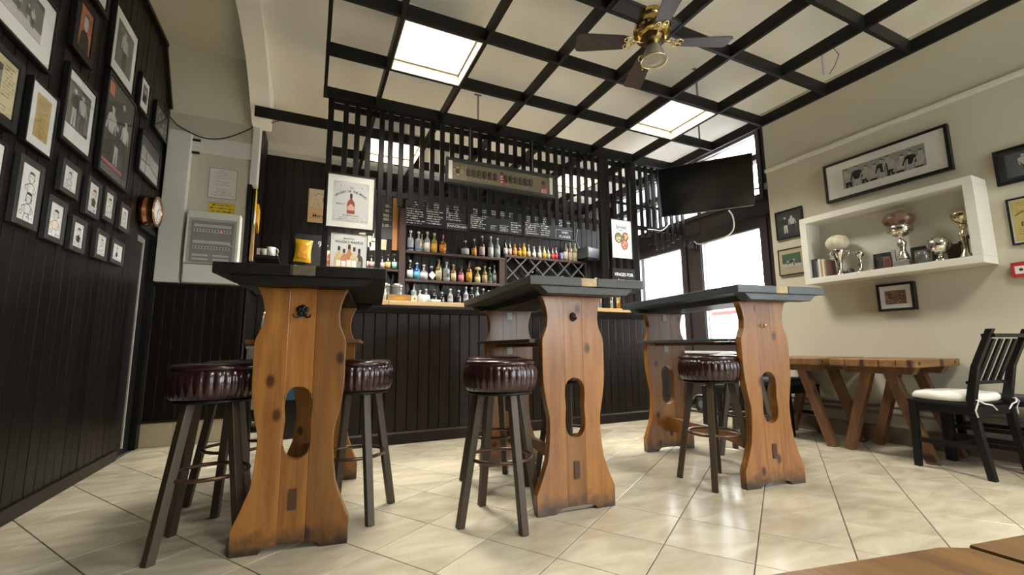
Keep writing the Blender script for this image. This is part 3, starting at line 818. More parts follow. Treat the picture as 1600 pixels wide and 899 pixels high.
# ---------------------------------------------------------------- chairs
M_BCH = mat('black_chair_paint', (.0065, .0062, .0066), .38, spec=.3, var=.25)
def chair(label, loc, rot, cushion=None, back=True):
    t = thing('dining_chair', label, 'chair', (*loc, 0), rot) if back else thing('low_stool', label, 'stool', (*loc, 0), rot, 'low black stools')
    W = .40; fx = W/2 - .02
    for sx in (-1, 1):
        MB().bar((sx * fx, .17, .425), (sx * fx, .185, 0), .04, .04, .034, .034).build('leg', M_BCH, t, bevel=.003)
        if not back:
            MB().bar((sx * fx, -.135, .425), (sx * fx, -.15, 0), .04, .04, .034, .034).build('leg', M_BCH, t, bevel=.003)
        m = MB(); pr = [(-.20, 0), (-.165, 0), (-.125, .30), (-.115, .46), (-.160, .66), (-.255, .885), (-.287, .885), (-.195, .66), (-.155, .44), (-.165, .30)]
        m.prism(pr, sx * fx - .018, sx * fx + .018, 'yz')
        if back: m.build('back_leg', M_BCH, t, bevel=.003)
        MB().box(sx * fx - .011, sx * fx + .011, -.15, .17, .16, .19).build('side_stretcher', M_BCH, t)
        MB().box(sx * fx - .012, sx * fx + .012, -.13, .165, .365, .415).build('seat_rail', M_BCH, t)
    MB().box(-fx, fx, .155, .178, .365, .415).build('seat_rail', M_BCH, t)
    MB().box(-fx, fx, -.15, -.128, .365, .415).build('seat_rail', M_BCH, t)
    MB().box(-fx, fx, .0, .02, .165, .185).build('cross_stretcher', M_BCH, t)
    MB().box(-W/2, W/2, -.125, .20, .415, .435).build('seat', M_BCH, t, bevel=.006)
    if back:
        tilt = lambda z: -.1775 - (z - .66) * .415
        MB().bar((-fx, tilt(.845), .845), (fx, tilt(.845), .845), .022, .065, up=(0, 1, 0)).build('top_rail', M_BCH, t, bevel=.003)
        MB().bar((-fx, tilt(.56), .56), (fx, tilt(.56), .56), .02, .035, up=(0, 1, 0)).build('lower_rail', M_BCH, t, bevel=.003)
        for k in range(4):
            x = -fx + (k + 1) * 2 * fx / 5
            MB().bar((x, tilt(.57), .57), (x, tilt(.825), .825), .030, .012, up=(0, 1, 0)).build('back_slat', M_BCH, t)
    if cushion:
        m = MB(); n = 12
        vs = []; fs = []
        for iz, (zz, s_) in enumerate(((.437, .93), (.449, 1.0), (.470, 1.0), (.488, .93), (.494, .7), (.493, .0))):
            for k in range(32):
                a = 2 * PI * k / 32; c, s2 = math.cos(a), math.sin(a)
                p = 5; q = (abs(c) ** p + abs(s2) ** p) ** (-1 / p)
                wob = 1 + .012 * math.sin(7 * a)
                vs.append((.195 * c * q * s_ * wob, .035 + .165 * s2 * q * s_ * wob, zz + (.004 * math.sin(5 * a) if 0 < iz < 4 else 0)))
        for iz in range(5):
            for k in range(32):
                j = (k + 1) % 32
                fs.append((iz*32 + k, iz*32 + j, (iz+1)*32 + j, (iz+1)*32 + k))
        fs.append(tuple(range(31, -1, -1)))
        m.add(vs, fs, True)
        cu = m.build('seat_cushion', cushion, t)
        if cushion.name == 'white_cushion':
            for sx in (-1, 1):
                tm = MB().tube([(sx * .17, -.12, .455), (sx * .185, -.17, .46), (sx * .16, -.185, .44), (sx * .10, -.19, .43), (sx * .06, -.19, .40)], .004, 6)
                tm.tube([(sx * .185, -.17, .46), (sx * .205, -.175, .44), (sx * .205, -.16, .40), (sx * .20, -.165, .36)], .004, 6)
                tm.build('tie_cord', cushion, cu)
    return t
M_WCU = mat('white_cushion', (.72, .71, .67), .85, var=.05, bump=.1)
M_NAVY = mat('navy_cushion', (.022, .024, .040), .7, var=.2)
chair('black slat-back chair with a tied white seat cushion, facing the plank table', (3.86, 1.405), math.radians(-7), M_WCU)
chair('low black stool with a dark pad tucked under the far plank table', (4.10, 2.74), math.radians(175), M_NAVY, back=False)
chair('low black stool with a white pad behind the right bar table', (3.62, 2.98), math.radians(200), mat('white_cushion_far', (.70, .69, .66), .85), back=False)
b = thing('wall_bench', 'low black bench with a navy pad against the cream wall beside the white-cushioned chair', 'bench', (4.19, 1.28, 0))
MB().box(-.13, .13, -.32, .34, .40, .425).build('bench_top', M_BCH, b, bevel=.005)
MB().box(-.125, .125, -.31, .33, .425, .462).build('pad', M_NAVY, b, bevel=.012)
for x in (-.11, .11):
    for y_ in (-.29, .31): MB().box(x - .018, x + .018, y_ - .018, y_ + .018, 0, .40).build('leg', M_BCH, b)
    for z in (.12, .22): MB().box(x - .008, x + .008, -.272, .292, z, z + .025).build('rail', M_BCH, b)
# ---------------------------------------------------------------- table corner right in front of the camera
W_F = wood('oiled_table_plank', (.14, .068, .014), (.040, .017, .0035), axis=1, scale=16, rough=.38, rnd=.08, knots=False, bump=.25)
ft = thing('foreground_table', 'brown plank table whose corner juts in at the bottom right', 'dining table', (0, 0, 0))
ZT = .70
for k, (x0, x1, ye0, ye1) in enumerate(((.10, .3015, .158, .121), (.3055, .50, .117, .085), (.504, .70, .08, .05))):
    MB().prism([(x0, ye0), (x1 - .012, ye1 + .001), (x1, ye1 - .006), (x1, -1.0), (x0, -1.0)], ZT - .045, ZT, 'xy').build('top_plank', W_F, ft, bevel=.0012)
MB().box(.14, .66, -.06, 0.0, ZT - .105, ZT - .045).build('cross_batten', W_F, ft)
MB().box(.14, .66, -.92, -.86, ZT - .105, ZT - .045).build('cross_batten', W_F, ft)
for x in (.18, .62):
    for y_ in (-.03, -.89): MB().box(x - .03, x + .03, y_ - .03, y_ + .03, 0, ZT - .105).build('leg', W_F, ft)
# ---------------------------------------------------------------- framed pictures
def sheet(t, name, x0, x1, z0, z1, y, m):
    return MB().box(x0, x1, y, y + .0012, z0, z1).build(name, m, t)
def frame(label, wall, a0, a1, z0, z1, border, depth=.025, fm=None, photo=None, art='bw', seed=0, paper=None, matm=None, group=None, cat='picture', x=None, glass=True, pm=None):
    """a0..a1: span along the wall as seen; local x right, z up, front towards -y; photo = margins (l, r, b, t) inside the outer frame"""
    c = (a0 + a1) / 2; w = abs(a1 - a0); h = z1 - z0
    if wall == 'left': loc, rz = (XL + .001 if x is None else x, c, z0), PI/2
    elif wall == 'right': loc, rz = (XR - .001 if x is None else x, c, z0), -PI/2
    else: loc, rz = (c, x, z0), 0
    t = thing('picture_frame', label, cat, loc, rz, group)
    X = w / 2; d = depth
    m = MB(); b = border
    m.box(-X, -X + b, -d, 0, 0, h).box(X - b, X, -d, 0, 0, h).box(-X + b, X - b, -d, 0, 0, b).box(-X + b, X - b, -d, 0, h - b, h)
    m.build('frame', fm or M_FRAME, t, bevel=min(.002, b * .15))
    yb = -d + .008
    sheet(t, 'mount', -X + b, X - b, b, h - b, yb, matm or paper or M_PAPER)
    if photo:
        l, r, bo, to = photo
        x0, x1, p0, p1 = -X + l, X - r, bo, h - to
    else:
        x0, x1, p0, p1 = -X + b + .002, X - b - .002, b + .002, h - b - .002
    picture(t, x0, x1, p0, p1, yb - .0014, art, seed, pm)
    if glass:
        MB().box(-X + b, X - b, -d + .003, -d + .0042, b, h - b).build('glass', M_PICGLASS, t)
    return t
def person_poly(mb_l, mb_d, x, z, s, y, rng, light_shirt=None):
    """a printed figure: head, shoulders, trunk, legs; all flat print"""
    ls = rng.random() < .5 if light_shirt is None else light_shirt
    top, bot = (mb_l, mb_d) if ls else (mb_d, mb_l)
    ln = rng.uniform(-.08, .08) * s
    mb_l.flat(ell(x + ln, z + .90*s, .065*s, .085*s, 10), y - .0003)
    mb_d.flat(ell(x + ln, z + .945*s, .066*s, .05*s, 8, 0, PI), y - .0005)
    top.flat([(x - .10*s, z + .45*s), (x + .10*s, z + .45*s), (x + .16*s + ln, z + .78*s), (x + .05*s + ln, z + .83*s), (x - .05*s + ln, z + .83*s), (x - .16*s + ln, z + .78*s)], y - .0002)
    top.flat([(x + .12*s + ln, z + .78*s), (x + .17*s + ln, z + .76*s), (x + .22*s, z + .48*s), (x + .17*s, z + .47*s)], y - .0004)
    top.flat([(x - .17*s + ln, z + .76*s), (x - .12*s + ln, z + .78*s), (x - .17*s, z + .47*s), (x - .22*s, z + .48*s)], y - .0004)
    bot.flat([(x - .11*s, z), (x - .03*s, z), (x, z + .40*s), (x + .03*s, z), (x + .11*s, z), (x + .10*s, z + .47*s), (x - .10*s, z + .47*s)], y - .0002)
def stroke(mb, pts, w, y):
    for (a, b) in zip(pts, pts[1:]):
        dx, dz = b[0] - a[0], b[1] - a[1]; l = math.hypot(dx, dz) or 1
        nx, nz = -dz / l * w / 2, dx / l * w / 2
        mb.flat([(a[0] + nx, a[1] + nz), (a[0] - nx, a[1] - nz), (b[0] - nx, b[1] - nz), (b[0] + nx, b[1] + nz)], y)
def picture(t, x0, x1, z0, z1, y, art, seed, pm=None):
    rng = random.Random(seed); w, h = x1 - x0, z1 - z0; cx, cz = (x0 + x1)/2, (z0 + z1)/2
    L_, D_ = MB(), MB()
    if art == 'cartoon':
        sheet(t, 'drawing', x0, x1, z0, z1, y, pm or M_PAPER)
        s = min(w * 1.5, h); n = 2 if h > w * 1.7 else 1; lw = .012 * s + .0006
        for k in range(n):
            px = cx + rng.uniform(-.06, .10) * w; pz = z0 + h * (.66 if n == 1 else .80 - .38 * k); hr = .13 * s / n ** .3
            stroke(D_, ell(px, pz, hr, hr * 1.25, 12) + [(px + hr, pz)], lw, y - .0004)
            D_.flat(ell(px + .1*hr, pz + hr * .75, hr * 1.05, hr * .55, 9, -.3, PI + .3), y - .0005)
            stroke(D_, [(px + hr * .7, pz + .1*hr), (px + hr * 1.35, pz - hr * .25), (px + hr * .7, pz - hr * .45)], lw, y - .0004)
            for q in (-.35, .3): D_.flat(ell(px + q * hr, pz + .1 * hr, .12 * hr, .16 * hr, 6), y - .0005)
            bz = pz - hr * 1.3
            body = [(px - hr * 1.0, bz - 2.0 * hr), (px - hr * 1.2, bz - .4 * hr), (px - .3 * hr, bz), (px + .5 * hr, bz), (px + 1.3 * hr, bz - .5 * hr), (px + .9 * hr, bz - 2.1 * hr)]
            if rng.random() < .55: D_.flat(body, y - .0003)
            stroke(D_, body + body[:1], lw, y - .0004)
            stroke(D_, [body[4], (px + 2.0 * hr, bz - 1.2 * hr), (px + 1.4 * hr, bz - 2.0 * hr)], lw, y - .0004)
            stroke(D_, [body[1], (px - 2.1 * hr, bz - .9 * hr), (px - 1.5 * hr, bz - 1.7 * hr)], lw, y - .0004)
            for q in (-.6, .5):
                stroke(D_, [(px + q * hr, bz - 2.0 * hr), (px + q * 1.9 * hr, bz - 3.0 * hr), (px + q * 1.3 * hr, bz - 3.9 * hr), (px + q * 2.6 * hr, bz - 4.0 * hr)], lw * 1.2, max(y - .0004, y - .0004))
        stroke(D_, ell(x0 + .22 * w, z0 + .13 * h, .07 * w, .07 * w, 9) + [(x0 + .29 * w, z0 + .13 * h)], lw, y - .0004)
        stroke(D_, [(x0 + .55 * w, z0 + .07 * h), (x0 + .7 * w, z0 + .10 * h), (x0 + .78 * w, z0 + .06 * h), (x0 + .9 * w, z0 + .09 * h)], lw, y - .0004)
        D_.v = [(min(max(v[0], x0), x1), v[1], min(max(v[2], z0), z1)) for v in D_.v]
        D_.build('ink_drawing', M_INK, t)
        return
    if art == 'doc':
        sheet(t, 'printed_sheet', x0, x1, z0, z1, y, pm or M_PAPER)
        scribble(D_, x0 + .12*w, x1 - .1*w, z0 + .06*h, z1 - .06*h, y - .0004, 14, rng)
        D_.build('print', mat('brown_ink', (.22, .16, .08), .8), t); return
    if art == 'news':
        sheet(t, 'printed_sheet', x0, x1, z0, z1, y, pm or M_PAPER)
        m = MB().flat([(x0 + .05*w, z0 + .2*h), (x0 + .55*w, z0 + .2*h), (x0 + .55*w, z0 + .85*h), (x0 + .05*w, z0 + .85*h)], y - .0003)
        m.build('news_photo', M_GREY, t)
        person_poly(L_, D_, x0 + .3*w, z0 + .22*h, .55*h, y - .0004, rng)
        scribble(D_, x0 + .6*w, x1 - .04*w, z0 + .3*h, z1 - .08*h, y - .0004, 9, rng)
        scribble(D_, x0 + .05*w, x1 - .04*w, z0 + .04*h, z0 + .17*h, y - .0004, 2, rng)
        D_.build('print', M_INK, t); L_.build('pale_print', M_MIDP, t); return
    sheet(t, 'photo', x0, x1, z0, z1, y, pm or M_GREY)
    y -= .0002
    if art == 'team':
        n = 9
        for k in range(n):
            px = x0 + w * (k + .7) / (n + .4); sz = h * rng.uniform(1.15, 1.4)
            person_poly(L_, D_, px, z0 + h * rng.uniform(.78, .98) - sz, sz, y - .0002 - .00004*k, rng, (k % 3) != 1)
    elif art == 'pair':
        for k, px in enumerate((x0 + .30*w, x0 + .68*w)): person_poly(L_, D_, px, z0 + .03*h, h * .9, y - .0003*k, rng, k == 1)
    elif art == 'solo':
        person_poly(L_, D_, cx, z0 + .02*h, h * .92, y, rng, True)
    elif art == 'portrait':
        L_.flat(ell(cx, z0 + .66*h, .17*w, .19*h, 14), y - .0003)
        D_.flat(ell(cx, z0 + .78*h, .18*w, .10*h, 10, 0, PI), y - .0004)
        D_.flat([(x0 + .1*w, z0), (x1 - .1*w, z0), (x1 - .2*w, z0 + .38*h), (cx + .1*w, z0 + .48*h), (cx - .1*w, z0 + .48*h), (x0 + .2*w, z0 + .38*h)], y - .0002)
    elif art == 'pitch':
        L_.flat([(x0, z0), (x1, z0), (x1, z0 + .22*h), (x0, z0 + .30*h)], y - .0002)
        for k in range(4): person_poly(L_, D_, x0 + w * rng.uniform(.12, .9), z0 + h * rng.uniform(.08, .3), h * rng.uniform(.35, .55), y - .0003 - .00005*k, rng)
    elif art == 'action':
        for k in range(3): person_poly(L_, D_, x0 + w * (.22 + .27*k), z0 + h * rng.uniform(.05, .25), h * rng.uniform(.45, .65), y - .0002 - .0001*k, rng)
        m = MB().sphere((x0 + .62*w, y - .0002, z1 - .16*h), .05*w, 10, 6, (1, .006, 1)); L_.add(m.v, m.f)
    elif art == 'crowd':
        for k in range(22):
            (L_ if k % 2 else D_).flat(ell(x0 + w * rng.uniform(.06, .94), z0 + h * rng.uniform(.08, .92), .05*w, .05*h, 7), y - .0001 - .00002*k)
    elif art == 'stadium':
        D_.flat([(x0, z1 - .28*h), (x1, z1 - .38*h), (x1, z1), (x0, z1)], y - .0002)
        L_.flat([(x0, z0), (x1, z0), (x1, z0 + .3*h), (x0, z0 + .45*h)], y - .0002)
        stroke(D_, [(x0, z0 + .3*h), (cx, z0 + .36*h), (x1, z0 + .22*h)], .012, y - .0004)
        stroke(D_, [(x0 + .3*w, z0), (x0 + .3*w, z1 - .1*h)], .014, y - .0004)
        scribble(D_, x0, x1, z0 + .4*h, z1 - .3*h, y - .0003, 6, rng, hf=.9)
    for q in (L_, D_): q.v = [(min(max(v[0], x0), x1), v[1], min(max(v[2], z0), z1)) for v in q.v]
    if L_.v: L_.build('pale_print', M_LIGHTP, t)
    if D_.v: D_.build('dark_print', M_INK, t)
GW = 'framed pictures on the boarded wall'
GC = 'small framed ink caricatures'
M_OLD = mat('aged_paper', (.60, .51, .30), .8, var=.15, scale=12)
M_TAN = mat('tan_sheet', (.50, .36, .14), .8, var=.35, scale=18)
M_ORANGE = mat('orange_red_print', (.40, .12, .045), .7, var=.6, scale=16)
M_DKPH = mat('dark_photo', (.035, .037, .034), .6, var=.7, scale=14)
M_GREENPH = mat('green_photo', (.06, .12, .07), .6, var=.6, scale=14)
def ph(y0, y1, z0, z1, a, b, c, d): return (a - y0, y1 - b, c - z0, z1 - d)
frame('wide white-mounted photo with pitch view, largest at the upper left', 'left', 2.21, 2.762, 2.15, 2.495, .014, photo=ph(2.21, 2.762, 2.15, 2.495, 2.31, 2.655, 2.242, 2.43), art='pitch', seed=1, group=GW)
frame('black frame with an orange-red portrait print near the top', 'left', 2.91, 3.148, 2.415, 2.76, .045, photo=ph(2.91, 3.148, 2.415, 2.76, 2.96, 3.105, 2.462, 2.715), art='portrait', seed=2, group=GW, matm=M_DKPH, pm=M_ORANGE)
frame('white sheet in a black frame cut off by the top edge', 'left', 3.08, 3.25, 2.82, 3.06, .03, art='doc', seed=3, group=GW)
frame('tall white-mounted action photo beside the wall end, topmost large one', 'left', 3.352, 3.752, 2.577, 3.038, .012, photo=ph(3.352, 3.752, 2.577, 3.038, 3.42, 3.685, 2.663, 2.963), art='solo', seed=4, group=GW)
frame('yellowed newspaper cutting in a wide dark frame at the left edge', 'left', 2.25, 2.572, 1.752, 2.073, .035, photo=ph(2.25, 2.572, 1.752, 2.073, 2.32, 2.537, 1.802, 2.038), art='news', seed=5, group=GW, matm=M_DKPH, pm=M_OLD)
frame('tan document on a white mount in a thin black frame', 'left', 2.637, 2.872, 1.752, 2.077, .010, photo=ph(2.637, 2.872, 1.752, 2.077, 2.70, 2.82, 1.812, 2.028), art='doc', seed=6, group=GW, pm=M_TAN)
frame('white-mounted photo of two players in a black frame', 'left', 2.917, 3.267, 1.90, 2.327, .022, photo=ph(2.917, 3.267, 1.90, 2.327, 2.955, 3.20, 2.01, 2.255), art='pair', seed=7, group=GW)
t7 = frame('large dark match poster with a red tag and a pink line', 'left', 3.365, 3.845, 1.90, 2.567, .022, photo=ph(3.365, 3.845, 1.90, 2.567, 3.392, 3.812, 1.975, 2.538), art='action', seed=8, group=GW, matm=mat('poster_margin', (.10, .10, .085), .6), pm=M_DKPH)
MB().box(-.20, -.125, -.0196, -.019, .535, .615).build('red_tag', mat('red_tag', (.55, .16, .09), .6, var=.3), t7)
MB().box(-.20, .12, -.0196, -.019, .088, .105).build('pink_line', mat('pink_line', (.60, .10, .14), .6), t7)
frame('small pale print in a narrow frame right of the tall action photo', 'left', 3.872, 4.08, 2.583, 2.862, .02, photo=(.065, .05, .085, .06), art='portrait', seed=9, group=GW)
frame('crowd photo in a black frame nearest the corner', 'left', 4.228, 4.572, 2.597, 2.832, .016, art='crowd', seed=10, group=GW)
frame('stadium photo in a black frame above the copper clock', 'left', 3.998, 4.466, 2.14, 2.468, .02, art='stadium', seed=11, group=GW, pm=M_LIGHTP)
frame('white drawing in a black frame cut off by the left edge of the photo', 'left', 2.30, 2.537, 1.40, 1.685, .012, art='cartoon', seed=12, group=GC)
CT = [(2.632, 2.832, 1.372, 1.694, 'largest framed ink caricature, a tall figure with a ball'),
      (2.98, 3.182, 1.637, 1.82, 'ink caricature, leftmost small one of the upper row'),
      (3.275, 3.458, 1.598, 1.83, 'ink caricature, second small one of the upper row'),
      (3.507, 3.68, 1.63, 1.845, 'ink caricature, third small one of the upper row'),
      (3.765, 3.947, 1.63, 1.823, 'ink caricature, last small one of the upper row, by the door'),
      (2.90, 3.085, 1.358, 1.59, 'ink caricature, leftmost small one of the lower row'),
      (3.155, 3.33, 1.357, 1.552, 'ink caricature, second small one of the lower row'),
      (3.458, 3.642, 1.37, 1.555, 'ink caricature, third small one of the lower row'),
      (3.697, 3.917, 1.384, 1.549, 'ink caricature, last small one of the lower row, by the door')]
for k, (a, b, c, d, lb) in enumerate(CT):
    frame(lb, 'left', a, b, c, d, .028, art='cartoon', seed=20 + k, group=GC, fm=mat('dark_grey_frame', (.030, .029, .025), .4))
# copper clock over the door
ck = thing('wall_clock', 'round copper drum clock over the doorway', 'clock', (XL + .001, 4.25, 1.895), PI/2)
MB().lathe([(.11, 0), (.12, -.01), (.12, -.035), (.113, -.045), (.115, -.085), (.122, -.092), (.122, -.10), (.105, -.102), (.10, -.092), (.0001, -.092)], 40, axis='y').build('copper_case', mat('polished_copper', (.52, .24, .12), .17, 1.0, var=.1), ck)
MB().lathe([(.099, -.0925), (.099, -.0935), (.0001, -.0935)], 36, axis='y').build('dial', M_PAPER, ck)
m = MB()
for k in range(12):
    a = 2 * PI * k / 12; q = Matrix.Rotation(a, 3, 'Y')
    m.cbox(q @ Vector((0, -.0945, .084)), (.006, .001, .016), q)
m.cbox(Vector((.02, -.0950, .02)), (.005, .001, .06), Matrix.Rotation(.8, 3, 'Y'))
m.cbox(Vector((.0, -.0955, -.03)), (.004, .001, .075), Matrix.Rotation(.1, 3, 'Y'))
m.build('hands_and_marks', M_INK, ck)

# pictures on the cream wall
def rfr(label, y0, y1, z0, z1, border, **k): return frame(label, 'right', y1, y0, z0, z1, border, **k)
GR = 'framed pictures on the cream wall'
rfr('long black-framed group photo on a wide white mount above the white shelf', 1.436, 2.322, 2.10, 2.461, .022, depth=.045, photo=(.155, .145, .088, .09), art='team', seed=40, group=GR, pm=mat('pale_grey_photo', (.30, .31, .28), .6, var=.4, scale=10))
rfr('dark-mounted photo of two men left of the white shelf', 2.565, 2.836, 1.865, 2.16, .012, photo=(.045, .04, .05, .05), art='pair', seed=41, group=GR, matm=mat('dark_mount', (.03, .03, .033), .6), pm=M_DKPH)
rfr('faded pitch photo on an aged mount, lower of the two left of the shelf', 2.583, 2.842, 1.494, 1.762, .008, photo=(.04, .035, .075, .055), art='pitch', seed=42, group=GR, matm=mat('aged_mount', (.48, .40, .29), .7, var=.1), pm=M_GREENPH)
rfr('black-framed photo of a man in a white shirt at the right edge', .93, 1.232, 1.888, 2.14, .022, photo=(.055, .055, .04, .045), art='solo', seed=43, group=GR, matm=mat('dark_mount', (0, 0, 0)), pm=mat('mid_dark_photo', (.10, .11, .12), .6, var=.4))
t5 = rfr('yellow printed certificate in a black frame at the right edge', .90, 1.206, 1.46, 1.783, .012, photo=(.02, .02, .02, .02), art='plain', seed=44, group=GR, pm=mat('yellow_certificate', (.58, .47, .17), .7, var=.12))
text('ENGLAND', .042, M_INK, t5, (.0, -.0194, .135), sx=1.0)
m = MB(); rr = random.Random(9)
scribble(m, -.11, .10, .21, .29, -.0192, 5, rr, hf=.35); scribble(m, -.11, .11, .03, .11, -.0192, 5, rr, hf=.4)
stroke(m, [(-.12, .20), (-.08, .225), (-.05, .195), (.02, .215), (.08, .195), (.12, .21)], .008, -.0192); m.build('print', mat('brown_ink', (.22, .16, .08), .8), t5)
rfr('small black box frame with a brown print below the white shelf', 1.763, 2.014, 1.067, 1.292, .020, depth=.05, photo=(.055, .055, .055, .06), art='crowd', seed=45, group=GR, pm=mat('brown_photo', (.22, .11, .06), .6, var=.6, scale=24))
al = thing('fire_call_point', 'red fire alarm call point at the right edge of the cream wall', 'alarm', (XR - .001, 1.178, 1.238), -PI/2)
MB().box(-.048, .048, -.045, 0, 0, .098).build('red_box', mat('alarm_red', (.50, .03, .04), .35), al, bevel=.005)
MB().box(-.030, .030, -.047, -.044, .022, .074).build('white_plate', M_PAPER, al)
m = MB().lathe([(.010, -.047), (.010, -.049), (.0001, -.049)], 12, (0, 0, .05), axis='y'); m.build('black_dot', M_INK, al)
MB().prism([(-.05, -.052), (.05, -.052), (.05, 0), (-.05, 0)], .098, .1, 'xy').build('clear_cover', pane_mat('clear_plastic', (.97, .97, .97)), al)

# ---------------------------------------------------------------- white box shelf and trophies
SH = thing('box_shelf', 'white box shelf holding trophies on the cream wall', 'shelf', (XR - .001, 1.29, 1.345))
SW, SHH, SD = 1.19, .622, .22      # along y, height, depth (towards -x)
th = .055
MB().box(-SD, 0, 0, SW, 0, th).build('bottom_board', M_SHELFW, SH, bevel=.004)
MB().box(-SD, 0, 0, SW, SHH - th, SHH).build('top_board', M_SHELFW, SH, bevel=.004)
MB().box(-SD, 0, 0, th, th, SHH - th).build('side_board', M_SHELFW, SH)
MB().box(-SD, 0, SW - th, SW, th, SHH - th).build('side_board', M_SHELFW, SH)
MB().box(-.012, 0, th, SW - th, th, SHH - th).build('back_board', M_SHELFW, SH)
SZ = 1.345 + th + .0005
M_SIL = mat('silver_trophy', (.72, .70, .64), .14, 1.0)
M_GOLD = mat('pale_gold_trophy', (.62, .55, .38), .18, 1.0)
M_MARB = mat('grey_marble', (.22, .21, .19), .4, var=.3)
def shelf_y(px_frac): return 1.29 + px_frac
def trophy(label, y, x, prof, m, base=None, fancy=None, seg=24):
    t = thing('trophy', label, 'trophy', (x, y, SZ), 0, 'trophies on the white shelf')
    z0 = 0
    if base:
        MB().box(-base[0], base[0], -base[0], base[0], 0, base[1]).build('base', M_MARB, t, bevel=.003); z0 = base[1]
    MB().lathe([(r, z + z0) for r, z in prof], seg).build('cup', m, t)
    if fancy: fancy(t, z0)
    return t
def handles(t, z0):
    for s in (-1, 1):
        MB().tube([(0, s * .040, z0 + .19), (0, s * .068, z0 + .215), (0, s * .085, z0 + .20), (0, s * .075, z0 + .17), (0, s * .03, z0 + .145)], .005, 6).build('handle', M_SIL, t)
TX = XR - .13
trophy('tall silver two-handled cup with a pale ball in it, left end of the shelf', 2.222, TX, [(.040, 0), (.038, .012), (.018, .03), (.012, .06), (.022, .11), (.028, .15), (.034, .165), (.052, .19), (.058, .225), (.056, .23), (.044, .20), (.0001, .19)], M_SIL, fancy=handles)
trophy('small silver cup between the two tallest trophies', 2.065, TX, [(.042, 0), (.040, .008), (.016, .022), (.011, .05), (.018, .07), (.010, .09), (.015, .13), (.034, .15), (.040, .18), (.038, .182), (.0001, .16)], M_SIL)
def lid_band(t, z0):
    MB().lathe([(.078, z0 + .232), (.082, z0 + .24), (.078, z0 + .248)], 28).build('rim_band', M_GOLD, t)
trophy('tall gold and silver cup with a marble foot carrying an old football', 1.765, TX, [(.044, 0), (.042, .02), (.026, .07), (.016, .10), (.030, .13), (.032, .15), (.012, .18), (.010, .195), (.045, .205), (.072, .228), (.080, .26), (.076, .285), (.072, .288), (.0001, .26)], M_SIL, base=(.048, .045), fancy=lid_band)
trophy('round silver football trophy on a short foot', 1.545, TX, [(.046, 0), (.044, .015), (.018, .03), (.014, .055), (.030, .062), (.058, .085), (.070, .115), (.072, .135), (.062, .165), (.040, .186), (.0001, .193)], M_SIL)
def fig(t, z0):
    MB().sphere((0, 0, z0 + .235), .024, 12, 8).sphere((0, .018, z0 + .17), .014, 8, 6, (1, 1, 2)).build('ball_and_figure', M_GOLD, t)
trophy('slim gold trophy with a winged cup top, right end of the shelf', 1.40, TX, [(.045, 0), (.043, .012), (.024, .05), (.014, .085), (.022, .12), (.026, .16), (.016, .195), (.010, .215), (.012, .255), (.030, .262), (.052, .285), (.062, .32), (.058, .335), (.035, .345), (.0001, .348)], M_GOLD, fancy=fig)
ballp = thing('pale_football', 'pale half-flat football sitting in the left silver cup', 'ball', (TX, 2.222, SZ + .222))
MB().sphere((0, 0, .072), .083, 18, 12, (1, 1.12, .86)).build('ball_skin', mat('pale_leather', (.62, .57, .44), .5, var=.15, scale=10), ballp)
m = MB()
for a in (0, 1.05, 2.1): m.tube([(.0837*math.cos(q)*math.cos(a), .0937*math.cos(q)*math.sin(a), .072 + .0722*math.sin(q)) for q in [PI*k/12 - .3 for k in range(16)]], .0015, 5)
m.build('seams', mat('dull_seam', (.35, .31, .22), .7), ballp)
ofb = thing('old_football', 'old brown half-flat leather football on top of the tall centre trophy', 'ball', (TX, 1.765, SZ + .045 + .283))
M_LEA = mat('old_brown_leather', (.16, .085, .055), .42, var=.3, scale=12, coat=.2)
MB().sphere((0, 0, .055), .098, 20, 12, (1, 1.08, .68)).build('ball_skin', M_LEA, ofb)
for a, q in ((PI, .35), (PI + 1.15, .1), (PI - 1.15, .2), (PI + .55, .95), (PI - .6, 1.0), (PI + .6, -.55), (PI - .55, -.5)):
    c = Vector((math.cos(q)*math.cos(a), math.cos(q)*math.sin(a), math.sin(q)))
    u = c.cross(Vector((0, 0, 1))).normalized(); v = u.cross(c)
    pts = []
    for k in range(5):
        d = (c + (u * math.cos(2*PI*k/5) + v * math.sin(2*PI*k/5)) * .26).normalized() * .0985
        pts.append((d.x, d.y * 1.08, d.z * .68 + .055))
    cc = c * .0995
    pts.append((cc.x, cc.y * 1.08, cc.z * .68 + .055))
    MB().add(pts, [(k, (k+1) % 5, 5) for k in range(5)], True).build('dark_patch', mat('dark_leather_patch', (.045, .025, .02), .45), ofb)
